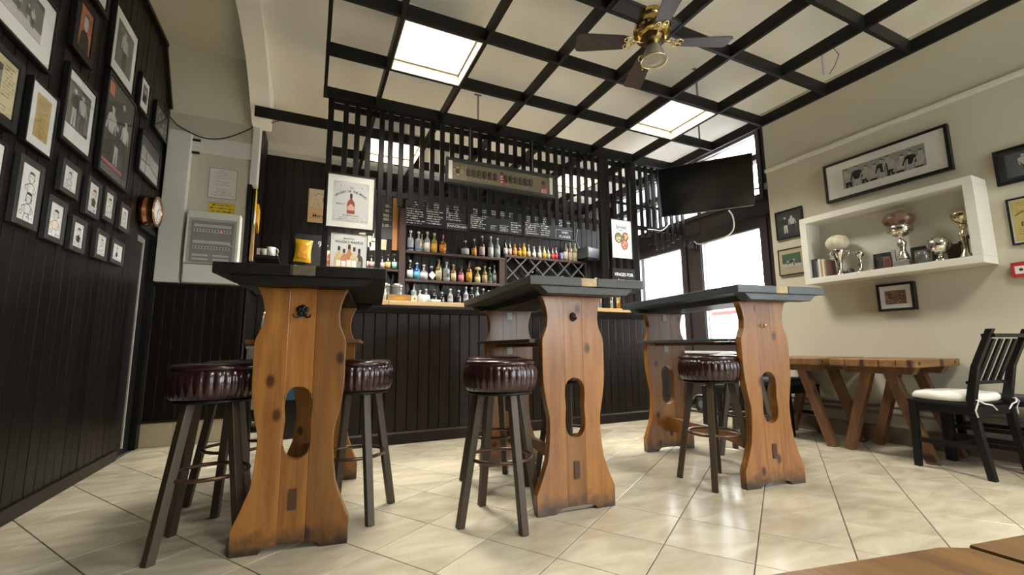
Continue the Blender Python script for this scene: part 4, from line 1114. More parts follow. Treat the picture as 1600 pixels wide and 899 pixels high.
# books at the left end
BK = [(.022, .175, (.03, .045, .035), 'dark green book, first from the left on the white shelf'),
      (.018, .178, (.035, .05, .04), 'dark green book, second from the left on the white shelf'),
      (.014, .155, (.16, .15, .24), 'slim violet book on the white shelf'),
      (.020, .168, (.62, .60, .55), 'white book standing on the white shelf'),
      (.014, .155, (.42, .20, .08), 'orange-brown book on the white shelf'),
      (.016, .160, (.58, .58, .48), 'pale cream book on the white shelf'),
      (.012, .150, (.20, .30, .16), 'thin green book on the white shelf'),
      (.016, .152, (.16, .07, .055), 'dark red-brown book, last in the row on the white shelf')]
yy = 1.29 + SW - th - .002
for k, (w, h, c, lb) in enumerate(BK):
    b = thing('book', lb, 'book', (XR - .19, yy - w/2, SZ), 0, 'books on the white shelf')
    cm = mat('book_cover_%s' % 'abcdefgh'[k], c, .5, var=.1)
    w2 = w/2 - .0006
    MB().box(0, .125, -w2, -w2 + .0015, 0, h).box(0, .125, w2 - .0015, w2, 0, h).box(0, .003, -w2 + .0015, w2 - .0015, 0, h).build('cover', cm, b)
    MB().box(.003, .122, -w2 + .0015, w2 - .0015, .003, h - .003).build('pages', M_PAPER, b)
    yy -= w
def plaque(label, y0, y1, h, x, m, extra=None, tilt=.0):
    t = thing('plaque', label, 'plaque', (x, (y0 + y1)/2, SZ), 0)
    w = (y1 - y0)/2
    MB().prism([(0, 0), (.014, 0), (.014 + tilt, h), (tilt, h)], -w, w, 'xz').build('board', m, t)
    if extra: extra(t, w, h)
    return t
def inset(col):
    def f(t, w, h):
        MB().box(-.002, .0, -w * .7, w * .7, h * .18, h * .82).build('inset', mat('inset_%d' % int(col[0]*1000), col, .5, var=.4, scale=20), t)
    return f
M_PLQ = mat('dark_plaque', (.025, .026, .024), .4)
plaque('dark framed plaque behind the small cup', 1.87, 2.00, .15, XR - .06, M_PLQ, inset((.05, .06, .06)))
plaque('small red-brown picture plaque left of the centre trophy', 1.865, 1.915, .11, XR - .10, mat('brown_plaque', (.20, .10, .08), .5), inset((.16, .055, .04)))
plaque('grey upright card left of the centre trophy', 1.835, 1.862, .155, XR - .09, mat('grey_card', (.40, .40, .38), .6))
plaque('dark plaque with a pale label behind the centre trophy', 1.60, 1.75, .155, XR - .05, M_PLQ, inset((.30, .27, .16)))
plaque('brown wooden plaque right of the round football trophy', 1.46, 1.53, .13, XR - .06, mat('walnut_plaque', (.10, .055, .035), .45), inset((.07, .04, .025)))
plaque('pale framed card behind the slim gold trophy', 1.39, 1.47, .145, XR - .04, M_PLQ, inset((.50, .45, .30)))
plaque('navy and cream box at the right end of the white shelf', 1.348, 1.378, .16, XR - .16, mat('navy_box', (.02, .022, .04), .4), inset((.5, .45, .33)))
tag(MB().lathe([(.028, SZ), (.040, SZ + .03), (.044, SZ + .075), (.030, SZ + .095), (.0001, SZ + .10)], 16, (XR - .16, 1.635, 0)).build('glass_cup', mat('smoked_glass', (.10, .10, .095), .08, coat=.5)), 'smoked glass cup left of the round football trophy', 'cup')
tag(MB().box(XR - .17, XR - .09, 1.845, 1.96, SZ, SZ + .012).build('red_case', mat('red_case', (.28, .04, .035), .5)), 'flat red case lying below the red-brown plaque', 'case')
tag(MB().lathe([(.03, SZ), (.032, SZ + .02), (.022, SZ + .05), (.0001, SZ + .055)], 16, (XR - .12, 2.15, 0)).lathe([(.024, SZ), (.024, SZ + .04), (.0001, SZ + .045)], 12, (XR - .10, 2.19, 0)).build('dark_medal_box', M_PLQ), 'dark low ornament right of the left silver cup', 'ornament')
# ---------------------------------------------------------------- alcove: fuse box, notices, cable
fb = thing('fuse_box', 'white electrical cabinet with a clear door on the alcove wall', 'fuse box', (-.83, YA - .001, 1.385))
MB().box(-.205, .205, -.085, 0, 0, .165).build('lower_box', M_WHITE, fb, bevel=.006)
MB().box(-.205, .205, -.095, 0, .17, .645).build('cabinet_body', M_WHITE, fb, bevel=.012)
MB().box(-.165, .155, -.099, -.094, .18, .555).build('grey_back_panel', mat('cabinet_grey', (.40, .40, .38), .5), fb)
for k, z in enumerate((.50, .455, .35, .30)):
    MB().box(-.145, .135, -.103, -.099, z, z + .026).build('breaker_row', mat('breaker_white', (.80, .80, .76), .45), fb)
    m = MB()
    for j in range(12):
        x = -.135 + j * .0225
        m.box(x, x + .009, -.106, -.103, z + .007, z + .019)
    if k in (1, 3): m.build('breaker_switches', M_BLKPL, fb)
for x0 in (-.145, .01):
    for z in (.20, .235):
        MB().box(x0, x0 + .12, -.102, -.099, z, z + .018).build('breaker_row', mat('breaker_white', (0, 0, 0)), fb)
MB().box(.055, .065, -.1065, -.103, .462, .470).build('indicator_lamp', emit('red_indicator', (1, .05, .1), 2.0), fb)
MB().box(-.185, .175, -.112, -.109, .175, .575).build('clear_door', pane_mat('smoked_door', (.93, .93, .93), refl=.25), fb)
m = MB()
m.box(-.20, -.185, -.113, -.099, .17, .60).box(.175, .20, -.113, -.099, .17, .60).box(-.185, .175, -.113, -.099, .575, .60)
m.build('door_rim', M_WHITE, fb, bevel=.003)
MB().bar((.12, -.116, .345), (.19, -.118, .325), .008, .012).build('door_handle', M_SHELFW, fb, bevel=.002)
nt = thing('house_rules_notice', 'white printed notice above the electrical cabinet', 'notice', (-.805, YA - .001, 2.194))
MB().box(-.108, .108, -.006, 0, 0, .283).build('board', mat('grey_notice', (.62, .61, .56), .5), nt)
m = MB(); rr = random.Random(31)
for k in range(15):
    z = .265 - k * .0165; hw = .04 + .03 * rr.random() + (.025 if k > 11 else 0)
    if k not in (5, 9): scribble(m, -hw, hw, z - .012, z, -.0066, 1, rr, hf=.55, ragged=False)
m.build('print', mat('grey_ink', (.12, .12, .11), .7), nt)
m = MB().box(-.112, .112, -.007, -.0005, -.004, .0).box(-.112, .112, -.007, -.0005, .283, .287).box(-.112, -.108, -.007, -.0005, 0, .283).box(.108, .112, -.007, -.0005, 0, .283)
m.build('edge', mat('grey_edge', (.22, .21, .19), .5), nt)
yn = thing('yellow_warning_sign', 'yellow warning sign with three lines of black lettering over the cabinet', 'sign', (-.797, YA - .001, 2.045))
MB().box(-.105, .105, -.004, 0, 0, .102).build('plate', mat('warning_yellow', (.62, .47, .02), .5), yn)
m = MB(); rr = random.Random(5)
for z, a, b_ in ((.070, -.075, .085), (.041, -.088, .092), (.012, -.080, .085)): scribble(m, a, b_, z, z + .023, -.0046, 1, rr, fill=.92, hf=.75, ragged=False)
m.box(-.105, .105, -.0046, -.004, .0, .002).box(-.105, .105, -.0046, -.004, .100, .102)
m.build('lettering', M_INK, yn)
pts = []
for k in range(17):
    f = k / 16
    pts.append((-1.17 + .56 * f, YA - .09 + .03 * f, 2.80 + .10 * f - .13 * math.sin(PI * f) * (1 - .15 * f)))
tag(MB().tube([(XL + .01, 4.45, 2.93), (XL + .02, 4.55, 2.86)] + pts + [(-.60, YA - .05, 2.93)], .006, 6).build('cable', M_CABLE), 'black cable sagging across the top of the alcove wall', 'cable')
tag(MB().tube([(-.49, 4.66, 2.98), (-.40, 4.55, 2.985), (-.28, 4.46, 3.0)], .004, 6).build('cable', M_CABLE), 'short black cable end beside the white post', 'cable')
# ---------------------------------------------------------------- television
tv = thing('television', 'large black wall television tilted down beside the windows', 'television', (3.962, 3.358, 2.574))
R_tv = Matrix.Rotation(-.89, 3, 'Z') @ Matrix.Rotation(.375, 3, 'X')
tv.rotation_euler = R_tv.to_euler()
MB().box(-.485, .485, -.0, .035, -.28, .28).build('casing', M_BLKPL, tv, bevel=.004)
m = MB().box(-.485, .485, -.006, 0, -.28, -.268).box(-.485, .485, -.006, 0, .272, .28).box(-.485, -.477, -.006, 0, -.268, .272).box(.477, .485, -.006, 0, -.268, .272)
m.build('bezel', M_BLKPL, tv)
MB().box(-.477, .477, -.002, .0, -.268, .272).build('screen', mat('dark_screen', (.004, .004, .005), .12), tv)
MB().box(-.30, .47, -.010, -.004, -.282, -.276).build('silver_lower_edge', M_STEEL, tv)
MB().box(-.2, .2, .035, .075, -.15, .15).build('rear_housing', M_BLKPL, tv)
br = thing('television_bracket', 'pale wall arm holding the television at the window corner', 'bracket', (4.30, 3.0, 2.5))
MB().bar((.055, -.06, -.02), (-.17, .27, -.02), .014, .018).build('arm', M_BLKPL, br)
MB().box(.045, .058, -.11, -.07, -.05, .02).build('wall_plate', M_STEEL, br)
cab = [(4.12, 3.20, 2.27), (4.17, 3.2, 2.22), (4.24, 3.24, 2.15), (4.29, 3.30, 2.09), (4.30, 3.38, 2.045), (4.30, 3.5, 2.03), (4.34, 3.66, 2.04), (4.42, 3.84, 2.06), (4.47, 3.97, 2.10), (4.48, 4.02, 2.14)]
def smooth(P, n=6):
    P = [Vector(p) for p in P]; out = []
    for i in range(len(P) - 1):
        p0, p1, p2, p3 = P[max(i-1, 0)], P[i], P[i+1], P[min(i+2, len(P)-1)]
        for k in range(n):
            t = k / n
            out.append(.5 * ((2*p1) + (-p0 + p2)*t + (2*p0 - 5*p1 + 4*p2 - p3)*t*t + (-p0 + 3*p1 - 3*p2 + p3)*t**3))
    out.append(P[-1]); return out
tag(MB().tube(smooth(cab), .008, 8).build('cable', M_WCABLE), 'white cable looping below the television', 'cable')
tag(MB().tube(smooth([(3.70, 3.66, 2.25), (3.72, 3.70, 2.19), (3.66, 3.74, 2.13), (3.60, 3.78, 2.14), (3.52, 3.82, 2.15)]), .006, 8).build('cable', M_WCABLE), 'white cable at the left end of the television', 'cable')
ad = thing('power_adapter', 'black power adapter hanging from the white television cable', 'adapter', (4.478, 4.06, 2.09))
MB().cbox((0, 0, 0), (.075, .07, .10), Matrix.Rotation(.5, 3, 'Y')).build('body', M_BLKPL, ad, bevel=.006)
MB().tube([(.03, -.03, .045), (.05, -.03, -.06)], .006, 6).build('plug_lead', M_WCABLE, ad)
# ---------------------------------------------------------------- ceiling fan
fan = thing('ceiling_fan', 'brass ceiling fan with four dark blades and a ribbed glass lamp', 'ceiling fan', (1.897, 1.925, 0))
MB().box(-.25, .27, -.01, .10, 2.935, 2.955).build('mounting_board', mat('dark_mount_board', (.03, .03, .034), .5), fan)
MB().lathe([(.062, 2.935), (.066, 2.915), (.06, 2.885), (.045, 2.88), (.046, 2.87), (.085, 2.862), (.108, 2.845), (.115, 2.815), (.113, 2.775), (.10, 2.757), (.075, 2.75), (.0001, 2.75)], 36).build('motor_housing', M_BRASS, fan)
m = MB()
for k in range(12):
    a = 2 * PI * k / 12
    m.cbox((.1135 * math.cos(a), .1135 * math.sin(a), 2.795), (.006, .016, .028), Matrix.Rotation(a, 3, 'Z'))
m.build('vent_slots', M_BLACK, fan)
MB().lathe([(.07, 2.75), (.075, 2.735), (.05, 2.72), (.042, 2.70), (.036, 2.675), (.0001, 2.675)], 28).build('switch_housing', mat('dark_brass', (.22, .15, .06), .3, 1.0), fan)
W_BL = wood('fan_blade_wood', (.045, .028, .024), (.028, .018, .016), axis=0, rough=.45, knots=False)
for k in range(4):
    a = math.radians(-24.6 + 90 * k)
    bl = MB()
    q = Matrix.Rotation(a, 3, 'Z') @ Matrix.Rotation(math.radians(11), 3, 'X')
    out = [(.165, -.045), (.20, -.052), (.44, -.066), (.475, -.064), (.49, -.05), (.49, .05), (.475, .064), (.44, .066), (.20, .052), (.165, .045)]
    bl.prism(out, -.003, .003, 'xy')
    bl.v = [tuple(q @ Vector(v) + Vector((0, 0, 2.722))) for v in bl.v]
    b_ = bl.build('blade', W_BL, fan)
    ir = MB()
    ir.tube([(.06, 0, .008), (.10, 0, .006), (.13, 0, .004)], .008, 6)
    for s in (-1, 1):
        ir.tube([(.13 + .028 + .028*math.cos(w_), s*.024 + .020*math.sin(w_), -.005) for w_ in [2*PI*j/14 for j in range(14)]], .0045, 6, closed=True)
    ir.tube([(.13 + .02*math.cos(w_), .014*math.sin(w_), -.003) for w_ in [2*PI*j/12 for j in range(12)]], .0045, 6, closed=True)
    ir.v = [tuple(q @ Vector(v) + Vector((0, 0, 2.722))) for v in ir.v]
    ir.build('blade_iron', mat('bright_brass', (.72, .58, .28), .22, 1.0), fan)
MB().lathe([(.040, 2.69), (.048, 2.68), (.060, 2.65), (.073, 2.605), (.078, 2.592)], 72, mod=lambda a, k: 1 + .018 * math.cos(36 * a)).lathe([(.074, 2.596), (.05, 2.592), (.0001, 2.590)], 72, mod=lambda a, k: 1 + .01 * math.cos(36 * a)).build('ribbed_lamp_glass', mat('ribbed_frosted_glass', (.36, .34, .28), .22, var=.15, stretch=(6, 6, .3), coat=.4), fan)
MB().tube([(.0785 * math.cos(w_), .0785 * math.sin(w_), 2.592) for w_ in [2*PI*j/40 for j in range(40)]], .005, 8, closed=True).build('lamp_rim', mat('pale_brass_rim', (.75, .66, .42), .2, 1.0), fan)
MB().tube([(-.045, .05, 2.70), (-.05, .055, 2.60), (-.05, .055, 2.56)], .0018, 5).sphere((-.05, .055, 2.553), .006, 8, 6).build('pull_chain', M_BRASS, fan)
# ---------------------------------------------------------------- electric scooter parked under the window
sc_ = thing('electric_scooter', 'dark electric scooter parked below the window', 'scooter', (4.30, 3.90, 0))
def wheel(y, nm):
    MB().lathe([(.055, -.022), (.085, -.024), (.098, -.015), (.101, 0), (.098, .015), (.085, .024), (.055, .022)], 28, (0, y, .102), axis='x').build('tyre', mat('tyre_rubber', (.02, .02, .02), .7), sc_)
    MB().lathe([(.02, -.026), (.054, -.02), (.056, 0), (.054, .02), (.02, .026)], 20, (0, y, .102), axis='x').build('hub', mat('grey_hub', (.14, .14, .15), .4, .5), sc_)
wheel(0, 0); wheel(.90, 1)
MB().prism([(.07, .13), (.12, .085), (.70, .085), (.80, .14), (.80, .165), (.72, .13), (.14, .13), (.05, .17)], -.07, .07, 'yz').build('deck', M_BLKPL, sc_, bevel=.004)
fd = []
for k in range(9):
    a = PI * (.15 + .75 * k / 8); fd.append((math.cos(a) * .118, .102 + math.sin(a) * .118))
MB().prism(fd + [(p[0] * .95, .102 + (p[1] - .102) * .95) for p in reversed(fd)], -.035, .035, 'yz').build('rear_fender', mat('pale_fender', (.45, .45, .46), .4), sc_)
MB().box(-.025, .025, -.125, -.118, .10, .13).build('tail_lamp', mat('red_lens', (.5, .04, .04), .3), sc_)
MB().tube([(0, .90, .11), (0, .87, .25), (0, .84, .5), (0, .80, 1.0)], .018, 10).build('steering_post', M_BLKPL, sc_)
MB().tube([(-.20, .79, .98), (-.1, .795, 1.0), (.1, .795, 1.0), (.20, .79, .98)], .013, 8).build('handlebar', M_BLKPL, sc_)
MB().box(-.03, .03, .855, .885, .30, .42).build('red_reflector', mat('red_lens', (0, 0, 0)), sc_)
# ---------------------------------------------------------------- posters and signs on the slat screen
def poster(name, label, x0, x1, z0, z1, y, border, cat, pm=None):
    t = thing(name, label, cat, ((x0 + x1)/2, y, z0))
    w = (x1 - x0)/2; h = z1 - z0; b = border
    if b:
        m = MB().box(-w, -w + b, -.02, 0, 0, h).box(w - b, w, -.02, 0, 0, h).box(-w + b, w - b, -.02, 0, 0, b).box(-w + b, w - b, -.02, 0, h - b, h)
        m.build('frame', M_FRAME, t, bevel=.0015)
    MB().box(-w + b, w - b, -.012, -.004, b, h - b).build('sheet', pm or M_PAPER, t)
    return t, w, h
def bottle_print(mb, x, z, s, y):
    mb.flat([(x - .16*s, z), (x + .16*s, z), (x + .17*s, z + .05*s), (x + .17*s, z + .48*s), (x + .12*s, z + .60*s), (x + .055*s, z + .68*s), (x + .05*s, z + .95*s), (x - .05*s, z + .95*s), (x - .055*s, z + .68*s), (x - .12*s, z + .60*s), (x - .17*s, z + .48*s), (x - .17*s, z + .05*s)], y)
M_LPAP = mat('pale_grey_paper', (.56, .56, .54), .7)
M_WHISKY = mat('whisky_red_print', (.26, .055, .03), .6, var=.4, scale=30)
M_AMBER = mat('amber_print', (.50, .27, .09), .6, var=.3, scale=30)
p1, w, h = poster('whiskey_poster', 'framed poster with one red-brown bottle, upper of the two on the left posts', .068, .462, 1.795, 2.275, SY - .0247, .012, 'poster')
MB().box(-.145, .145, -.0126, -.0121, .06, .415).build('inner_sheet', M_LPAP, p1)
m = MB()
for sx in (-1, 1):
    for z in (.075, .40):
        d = 1 if z < .2 else -1
        m.box(min(sx*.135, sx*.09), max(sx*.135, sx*.09), -.0132, -.0128, z, z + .003).box(min(sx*.135, sx*.132), max(sx*.135, sx*.132), -.0132, -.0128, min(z, z + d*.045), max(z, z + d*.045))
    m.flat(ell(sx * .085, .372, .006, .006, 6), -.0131)
m.build('corner_ornaments', mat('grey_ornament', (.25, .25, .25), .7), p1)
text('THE', .018, M_INK, p1, (0, -.0130, .362))
s_ = 'WHISKEY OF THE MONTH'
for k, ch in enumerate(s_):
    if ch == ' ': continue
    a = (k - (len(s_) - 1) / 2) * .083
    text(ch, .028, M_INK, p1, (.165 * math.sin(a), -.0130, .175 + .155 * math.cos(a)), rot=(PI/2, a, 0))
m = MB(); bottle_print(m, .0, .135, .185, -.0130); m.build('bottle_print', M_WHISKY, p1)
MB().flat([(-.0095, .275), (.0095, .275), (.0095, .312), (-.0095, .312)], -.0132).build('bottle_cap_print', M_INK, p1)
MB().flat([(-.028, .165), (.028, .165), (.028, .20), (-.028, .20)], -.0132).flat(ell(0, .205, .016, .014, 10), -.0134).build('bottle_label_print', mat('pink_label', (.62, .35, .30), .6), p1)
text('BARREL 40', .014, M_INK, p1, (-.085, -.0130, .215))
text('BOURBON TASTE', .016, M_INK, p1, (0, -.0130, .118))
m = MB(); rr = random.Random(2); scribble(m, -.095, .095, .066, .106, -.0130, 3, rr, hf=.4, ragged=False); m.build('small_print', M_INK, p1)
MB().box(-.185, .185, -.0185, -.0175, .012, h - .012).build('glass', M_PICGLASS, p1)
p2, w, h = poster('raffle_poster', 'white poster with five whisky bottles, lower of the two on the left posts', .118, .412, 1.40, 1.76, SY - .024, .004, 'poster', M_LPAP)
text('MONTHLY', .019, M_INK, p2, (0, -.0128, .312))
text('WHISKY RAFFLE', .031, M_INK, p2, (0, -.0128, .282))
m = MB()
for sx in (-1, 1): m.box(min(sx*.13, sx*.10), max(sx*.13, sx*.10), -.0128, -.0124, .338, .341).box(min(sx*.13, sx*.127), max(sx*.13, sx*.127), -.0128, -.0124, .30, .341)
m.build('corner_ornaments', mat('grey_ornament', (0, 0, 0)), p2)
cols = [(.55, .42, .20), (.48, .20, .10), (.42, .19, .05), (.56, .48, .32), (.06, .06, .035)]
for k, c in enumerate(cols):
    x = -.078 + k * .040; s = (.185, .165, .205, .185, .175)[k]
    m = MB(); bottle_print(m, x, .055, s * 1.05, -.0128 - .0002 * (k % 2)); m.build('bottle_print', mat('raffle_bottle_%s' % 'abcde'[k], c, .6, var=.3, scale=30), p2)
    MB().flat([(x - .010, .055 + s * .83), (x + .010, .055 + s * .83), (x + .010, .055 + s * 1.02), (x - .010, .055 + s * 1.02)], -.0133).build('bottle_cap_print', M_INK, p2)
    MB().flat([(x - .017, .075), (x + .017, .075), (x + .017, .075 + s * .28), (x - .017, .075 + s * .28)], -.0133).build('bottle_label_print', M_PAPER if k != 4 else M_MIDP, p2)
p3, w, h = poster('spread_poster', 'white food poster with three round dishes on the right posts', 2.965, 3.252, 1.76, 2.207, SY - .052, .005, 'poster', mat('white_poster', (.56, .57, .57), .6))
text('Spread', .062, mat('slate_print', (.10, .14, .15), .6), p3, (-.005, -.0128, .36), sx=.85)
text('MENU', .018, mat('slate_print', (0, 0, 0)), p3, (-.005, -.0128, .32))
for (x, z, a, b_, c1, c2) in ((-.045, .235, .052, .060, (.16, .16, .055), (.50, .44, .22)), (.050, .255, .045, .050, (.22, .10, .04), (.58, .36, .17)), (.035, .165, .048, .062, (.40, .13, .07), (.62, .30, .19))):
    MB().flat(ell(x, z, a, b_, 18), -.0127 - .0004 * (x > 0)).build('dish_rim_print', mat('dish_rim', (.035, .03, .025), .6), p3)
    MB().flat(ell(x, z, a * .86, b_ * .86, 18), -.0133).build('dish_print', mat('dish_%d' % int(c1[0]*100), c1, .6, var=.7, scale=60), p3)
    m = MB(); rr = random.Random(int(x * 1000) + 50)
    for k in range(9):
        q, r = rr.uniform(0, 6.28), rr.uniform(.1, .65)
        m.flat(ell(x + a*r*math.cos(q), z + b_*r*math.sin(q), .010, .009, 7), -.0135 - .00003*k)
    m.build('topping_print', mat('topping_%d' % int(c2[0]*100), c2, .6, var=.3), p3)
m = MB(); rr = random.Random(12); scribble(m, -.085, .085, .03, .075, -.0128, 3, rr, hf=.35, ragged=False); m.build('small_print', mat('slate_print', (0, 0, 0)), p3)
p4, w, h = poster('chalk_notice', 'small black chalk notice below the food poster', 2.985, 3.295, 1.38, 1.655, SY - .025, 0, 'notice', M_BLKPL)
M_CHALK = mat('chalk', (.85, .85, .83), .9)
text('VINGES FOR', .052, M_CHALK, p4, (0, -.0128, .205), sx=.9)
text('hunter', .050, M_CHALK, p4, (-.02, -.0128, .14), sx=.9)
# long carved sign in a black frame
sg = thing('long_team_sign', 'long black-framed bronze sign with a row of heads and a crest, hung on the slats', 'sign', (1.668, SY - .026, 2.335))
m = MB().box(-.582, .582, -.05, 0, 0, .032).box(-.582, .582, -.05, 0, .215, .247).box(-.582, -.562, -.05, 0, .032, .215).box(.562, .582, -.05, 0, .032, .215)
m.build('frame', mat('grey_black_frame', (.030, .034, .032), .35), sg, bevel=.002)
for s in (-1, 1): MB().box(min(s*.562, s*.525), max(s*.562, s*.525), -.046, -.02, .032, .215).build('white_end_block', M_SHELFW, sg)
M_BRZ = mat('bronze_panel', (.19, .155, .095), .5, var=.2, scale=14)
MB().box(-.525, .525, -.03, -.012, .032, .215).build('panel', M_BRZ, sg)
M_CARV = mat('dark_carving', (.075, .055, .035), .5, var=.3)
for k in range(13):
    if k == 6: continue
    m = MB()
    x = -.36 + k * .056
    m.sphere((x, -.031, .142), .026, 10, 7, (1, .5, 1.15)).sphere((x, -.031, .108), .024, 8, 6, (1.1, .4, .8))
    m.build('carved_head', M_CARV, sg)
m = MB(); rr = random.Random(8); scribble(m, -.33, .33, .060, .078, -.0306, 1, rr, hf=.7, ragged=False)
m.box(-.42, -.416, -.031, -.03, .045, .20).box(-.39, -.386, -.031, -.03, .045, .20); m.build('carved_lettering', mat('pale_carving', (.42, .34, .20), .5), sg)
MB().flat([(-.03, .165), (.03, .165), (.034, .09), (.018, .065), (0, .055), (-.018, .065), (-.034, .09)], -.0335).build('crest_shield', mat('crest_red', (.36, .05, .045), .5), sg)
MB().box(-.028, -.002, -.0345, -.0335, .135, .147).box(-.028, -.002, -.0345, -.0335, .108, .120).box(-.026, -.002, -.0345, -.0335, .080, .092).box(.014, .019, -.0345, -.0335, .09, .15).box(.006, .027, -.0345, -.0335, .120, .126).build('crest_bars', M_PAPER, sg)
m = MB().sphere((-.01, -.033, .180), .014, 8, 6, (1.3, .4, 1)).box(-.024, .004, -.036, -.03, .168, .174); m.build('crest_crown', M_CARV, sg)
MB().sphere((-.468, -.032, .125), .022, 12, 8, (1, .5, 1)).build('carved_ball', M_CARV, sg)
m = MB()
for a in (0.3, 2.84, 3.5, 5.9, 1.57, 4.7):
    m.sphere((-.468 + .034 * math.cos(a), -.031, .125 + .036 * math.sin(a)), .012, 7, 5, (1.3, .4, .8))
m.build('ball_wreath', mat('pale_carving', (0, 0, 0)), sg)
MB().sphere((.462, -.032, .15), .024, 12, 8, (1, .5, 1)).build('carved_ball', M_CARV, sg)
MB().flat([(.425, .035), (.505, .035), (.500, .09), (.485, .12), (.44, .12), (.428, .09)], -.0312).build('striped_shirt', mat('crest_red', (0, 0, 0)), sg)
MB().box(.437, .446, -.0322, -.0313, .036, .085).box(.459, .468, -.0322, -.0313, .036, .085).box(.481, .490, -.0322, -.0313, .036, .085).build('shirt_stripes', M_PAPER, sg)
MB().tube([(-.34, -.02, .247), (-.34, -.02, .60)], .003, 6).tube([(.34, -.02, .247), (.34, -.02, .60)], .003, 6).build('hanging_rods', M_STEEL, sg)
# ---------------------------------------------------------------- back of the bar: shelves, wine rack, blackboards
FS = 5.62
M_SHF = mat('dark_red_shelf', (.040, .021, .016), .36, var=.25, scale=8, stretch=(.2, 1, 1))
for x, zt, lb_ in ((1.03, 2.62, 'left'), (2.44, 2.03, 'right')):
    tag(MB().box(x - .03, x + .05, FS, YB - .022, 1.361, zt).build('shelf_upright', M_SHF, bevel=.002), 'dark upright board at the %s end of the long bottle shelves' % lb_, 'upright')
for z, x0, x1, lb_ in ((2.066, 1.083, 2.49, 'upper'), (1.688, 1.083, 2.405, 'lower')):
    t = thing('bottle_shelf', '%s of the two long dark bottle shelves on the bar wall' % lb_, 'shelf', (0, 0, 0), 0, 'long bottle shelves')
    MB().box(x0, x1, FS - .005, YB - .022, z - .034, z).build('shelf_board', M_SHF, t, bevel=.003)
    for x in (1.2, 1.6, 2.0, 2.3):
        MB().prism([(FS + .03, z - .034), (YB - .024, z - .034), (YB - .024, z - .12)], x - .01, x + .01, 'yz').build('bracket', M_BLACK, t)
s2 = thing('small_bar_shelf', 'short dark shelf of small bottles left of the long bottle shelves', 'shelf', (0, 0, 0))
MB().box(.50, .995, FS, YB - .022, 1.772, 1.80).build('shelf', M_SHF, s2, bevel=.002)
for x in (.55, .93): MB().prism([(FS + .03, 1.772), (YB - .024, 1.772), (YB - .024, 1.70)], x - .01, x + .01, 'yz').build('bracket', M_BLACK, s2)
bc = thing('back_counter', 'dark back counter along the bar wall below the bottle shelves', 'counter', (0, 0, 0))
MB().box(.30, 4.2, 5.42, YB - .022, 0, 1.32).build('cabinet', M_DARK, bc)
MB().box(.28, 4.22, 5.40, YB - .022, 1.32, 1.36).build('worktop', M_SHF, bc, bevel=.003)
wk = thing('wine_rack', 'black diamond-lattice wine rack right of the bottle shelves', 'wine rack', (0, 0, 0))
RX0, RX1, RZ0, RZ1 = 2.495, 3.90, 1.36, 2.085
MB().box(RX0, RX1, FS, YB - .022, RZ1, RZ1 + .034).build('top_shelf', M_SHF, wk, bevel=.002)
for x in (RX0, RX1 - .03): MB().box(x, x + .03, FS + .002, YB - .022, RZ0, RZ1).build('side_panel', M_DARK, wk)
MB().box(RX0 + .03, RX1 - .03, YB - .03, YB - .023, RZ0, RZ1).build('back_panel', M_BLACK, wk)
M_LATT = mat('worn_grey_lattice', (.075, .068, .062), .4, var=.35)
a0, a1, b0, b1 = RX0 + .03, RX1 - .03, RZ0 + .005, RZ1 - .003
step = .25
for sgn in (1, -1):
    for k in range(-4, 9):
        # lines z = b0 + sgn*(x - c)
        pts = []
        c = a0 + k * step + .1
        def zx(x): return b0 + sgn * (x - c)
        xs = sorted(((c), (c + sgn * (b1 - b0))))
        xa, xb = max(xs[0], a0), min(xs[1], a1)
        if xb - xa < .05: continue
        y0 = FS + (.004 if sgn > 0 else .0205)
        A = Vector((xa, y0 + .008, zx(xa))); Bv = Vector((xb, y0 + .008, zx(xb)))
        MB().bar(A, Bv, .016, .026, up=(0, 1, 0)).build('lattice_slat', M_LATT, wk)
        MB().bar(A + Vector((0, .075, 0)), Bv + Vector((0, .075, 0)), .010, .02, up=(0, 1, 0)).build('lattice_slat', M_DARK, wk)
for x, z in ((2.96, 1.90), (3.04, 1.93), (3.48, 1.86), (3.57, 1.84)):
    t = thing('wine_bottle', {2.96: 'left one of two dark wine bottles lying in the rack', 3.04: 'upper right one of two dark wine bottles lying in the rack', 3.48: 'left one of the wine bottles at the right end of the rack', 3.57: 'right one of the wine bottles at the right end of the rack'}[x], 'bottle', (x, FS + .035, z), 0, 'bottles lying in the wine rack')
    MB().lathe([(.012, 0), (.014, .003), (.014, .03), (.013, .05), (.034, .085), (.036, .12), (.036, .125), (.0001, .125)], 14, axis='y').build('glass_body', mat('dark_green_glass', (.015, .02, .014), .08), t)
    MB().lathe([(.0005, -.001), (.0145, -.001), (.0148, .028), (.014, .028)], 12, axis='y').build('foil_cap', M_STEEL, t)
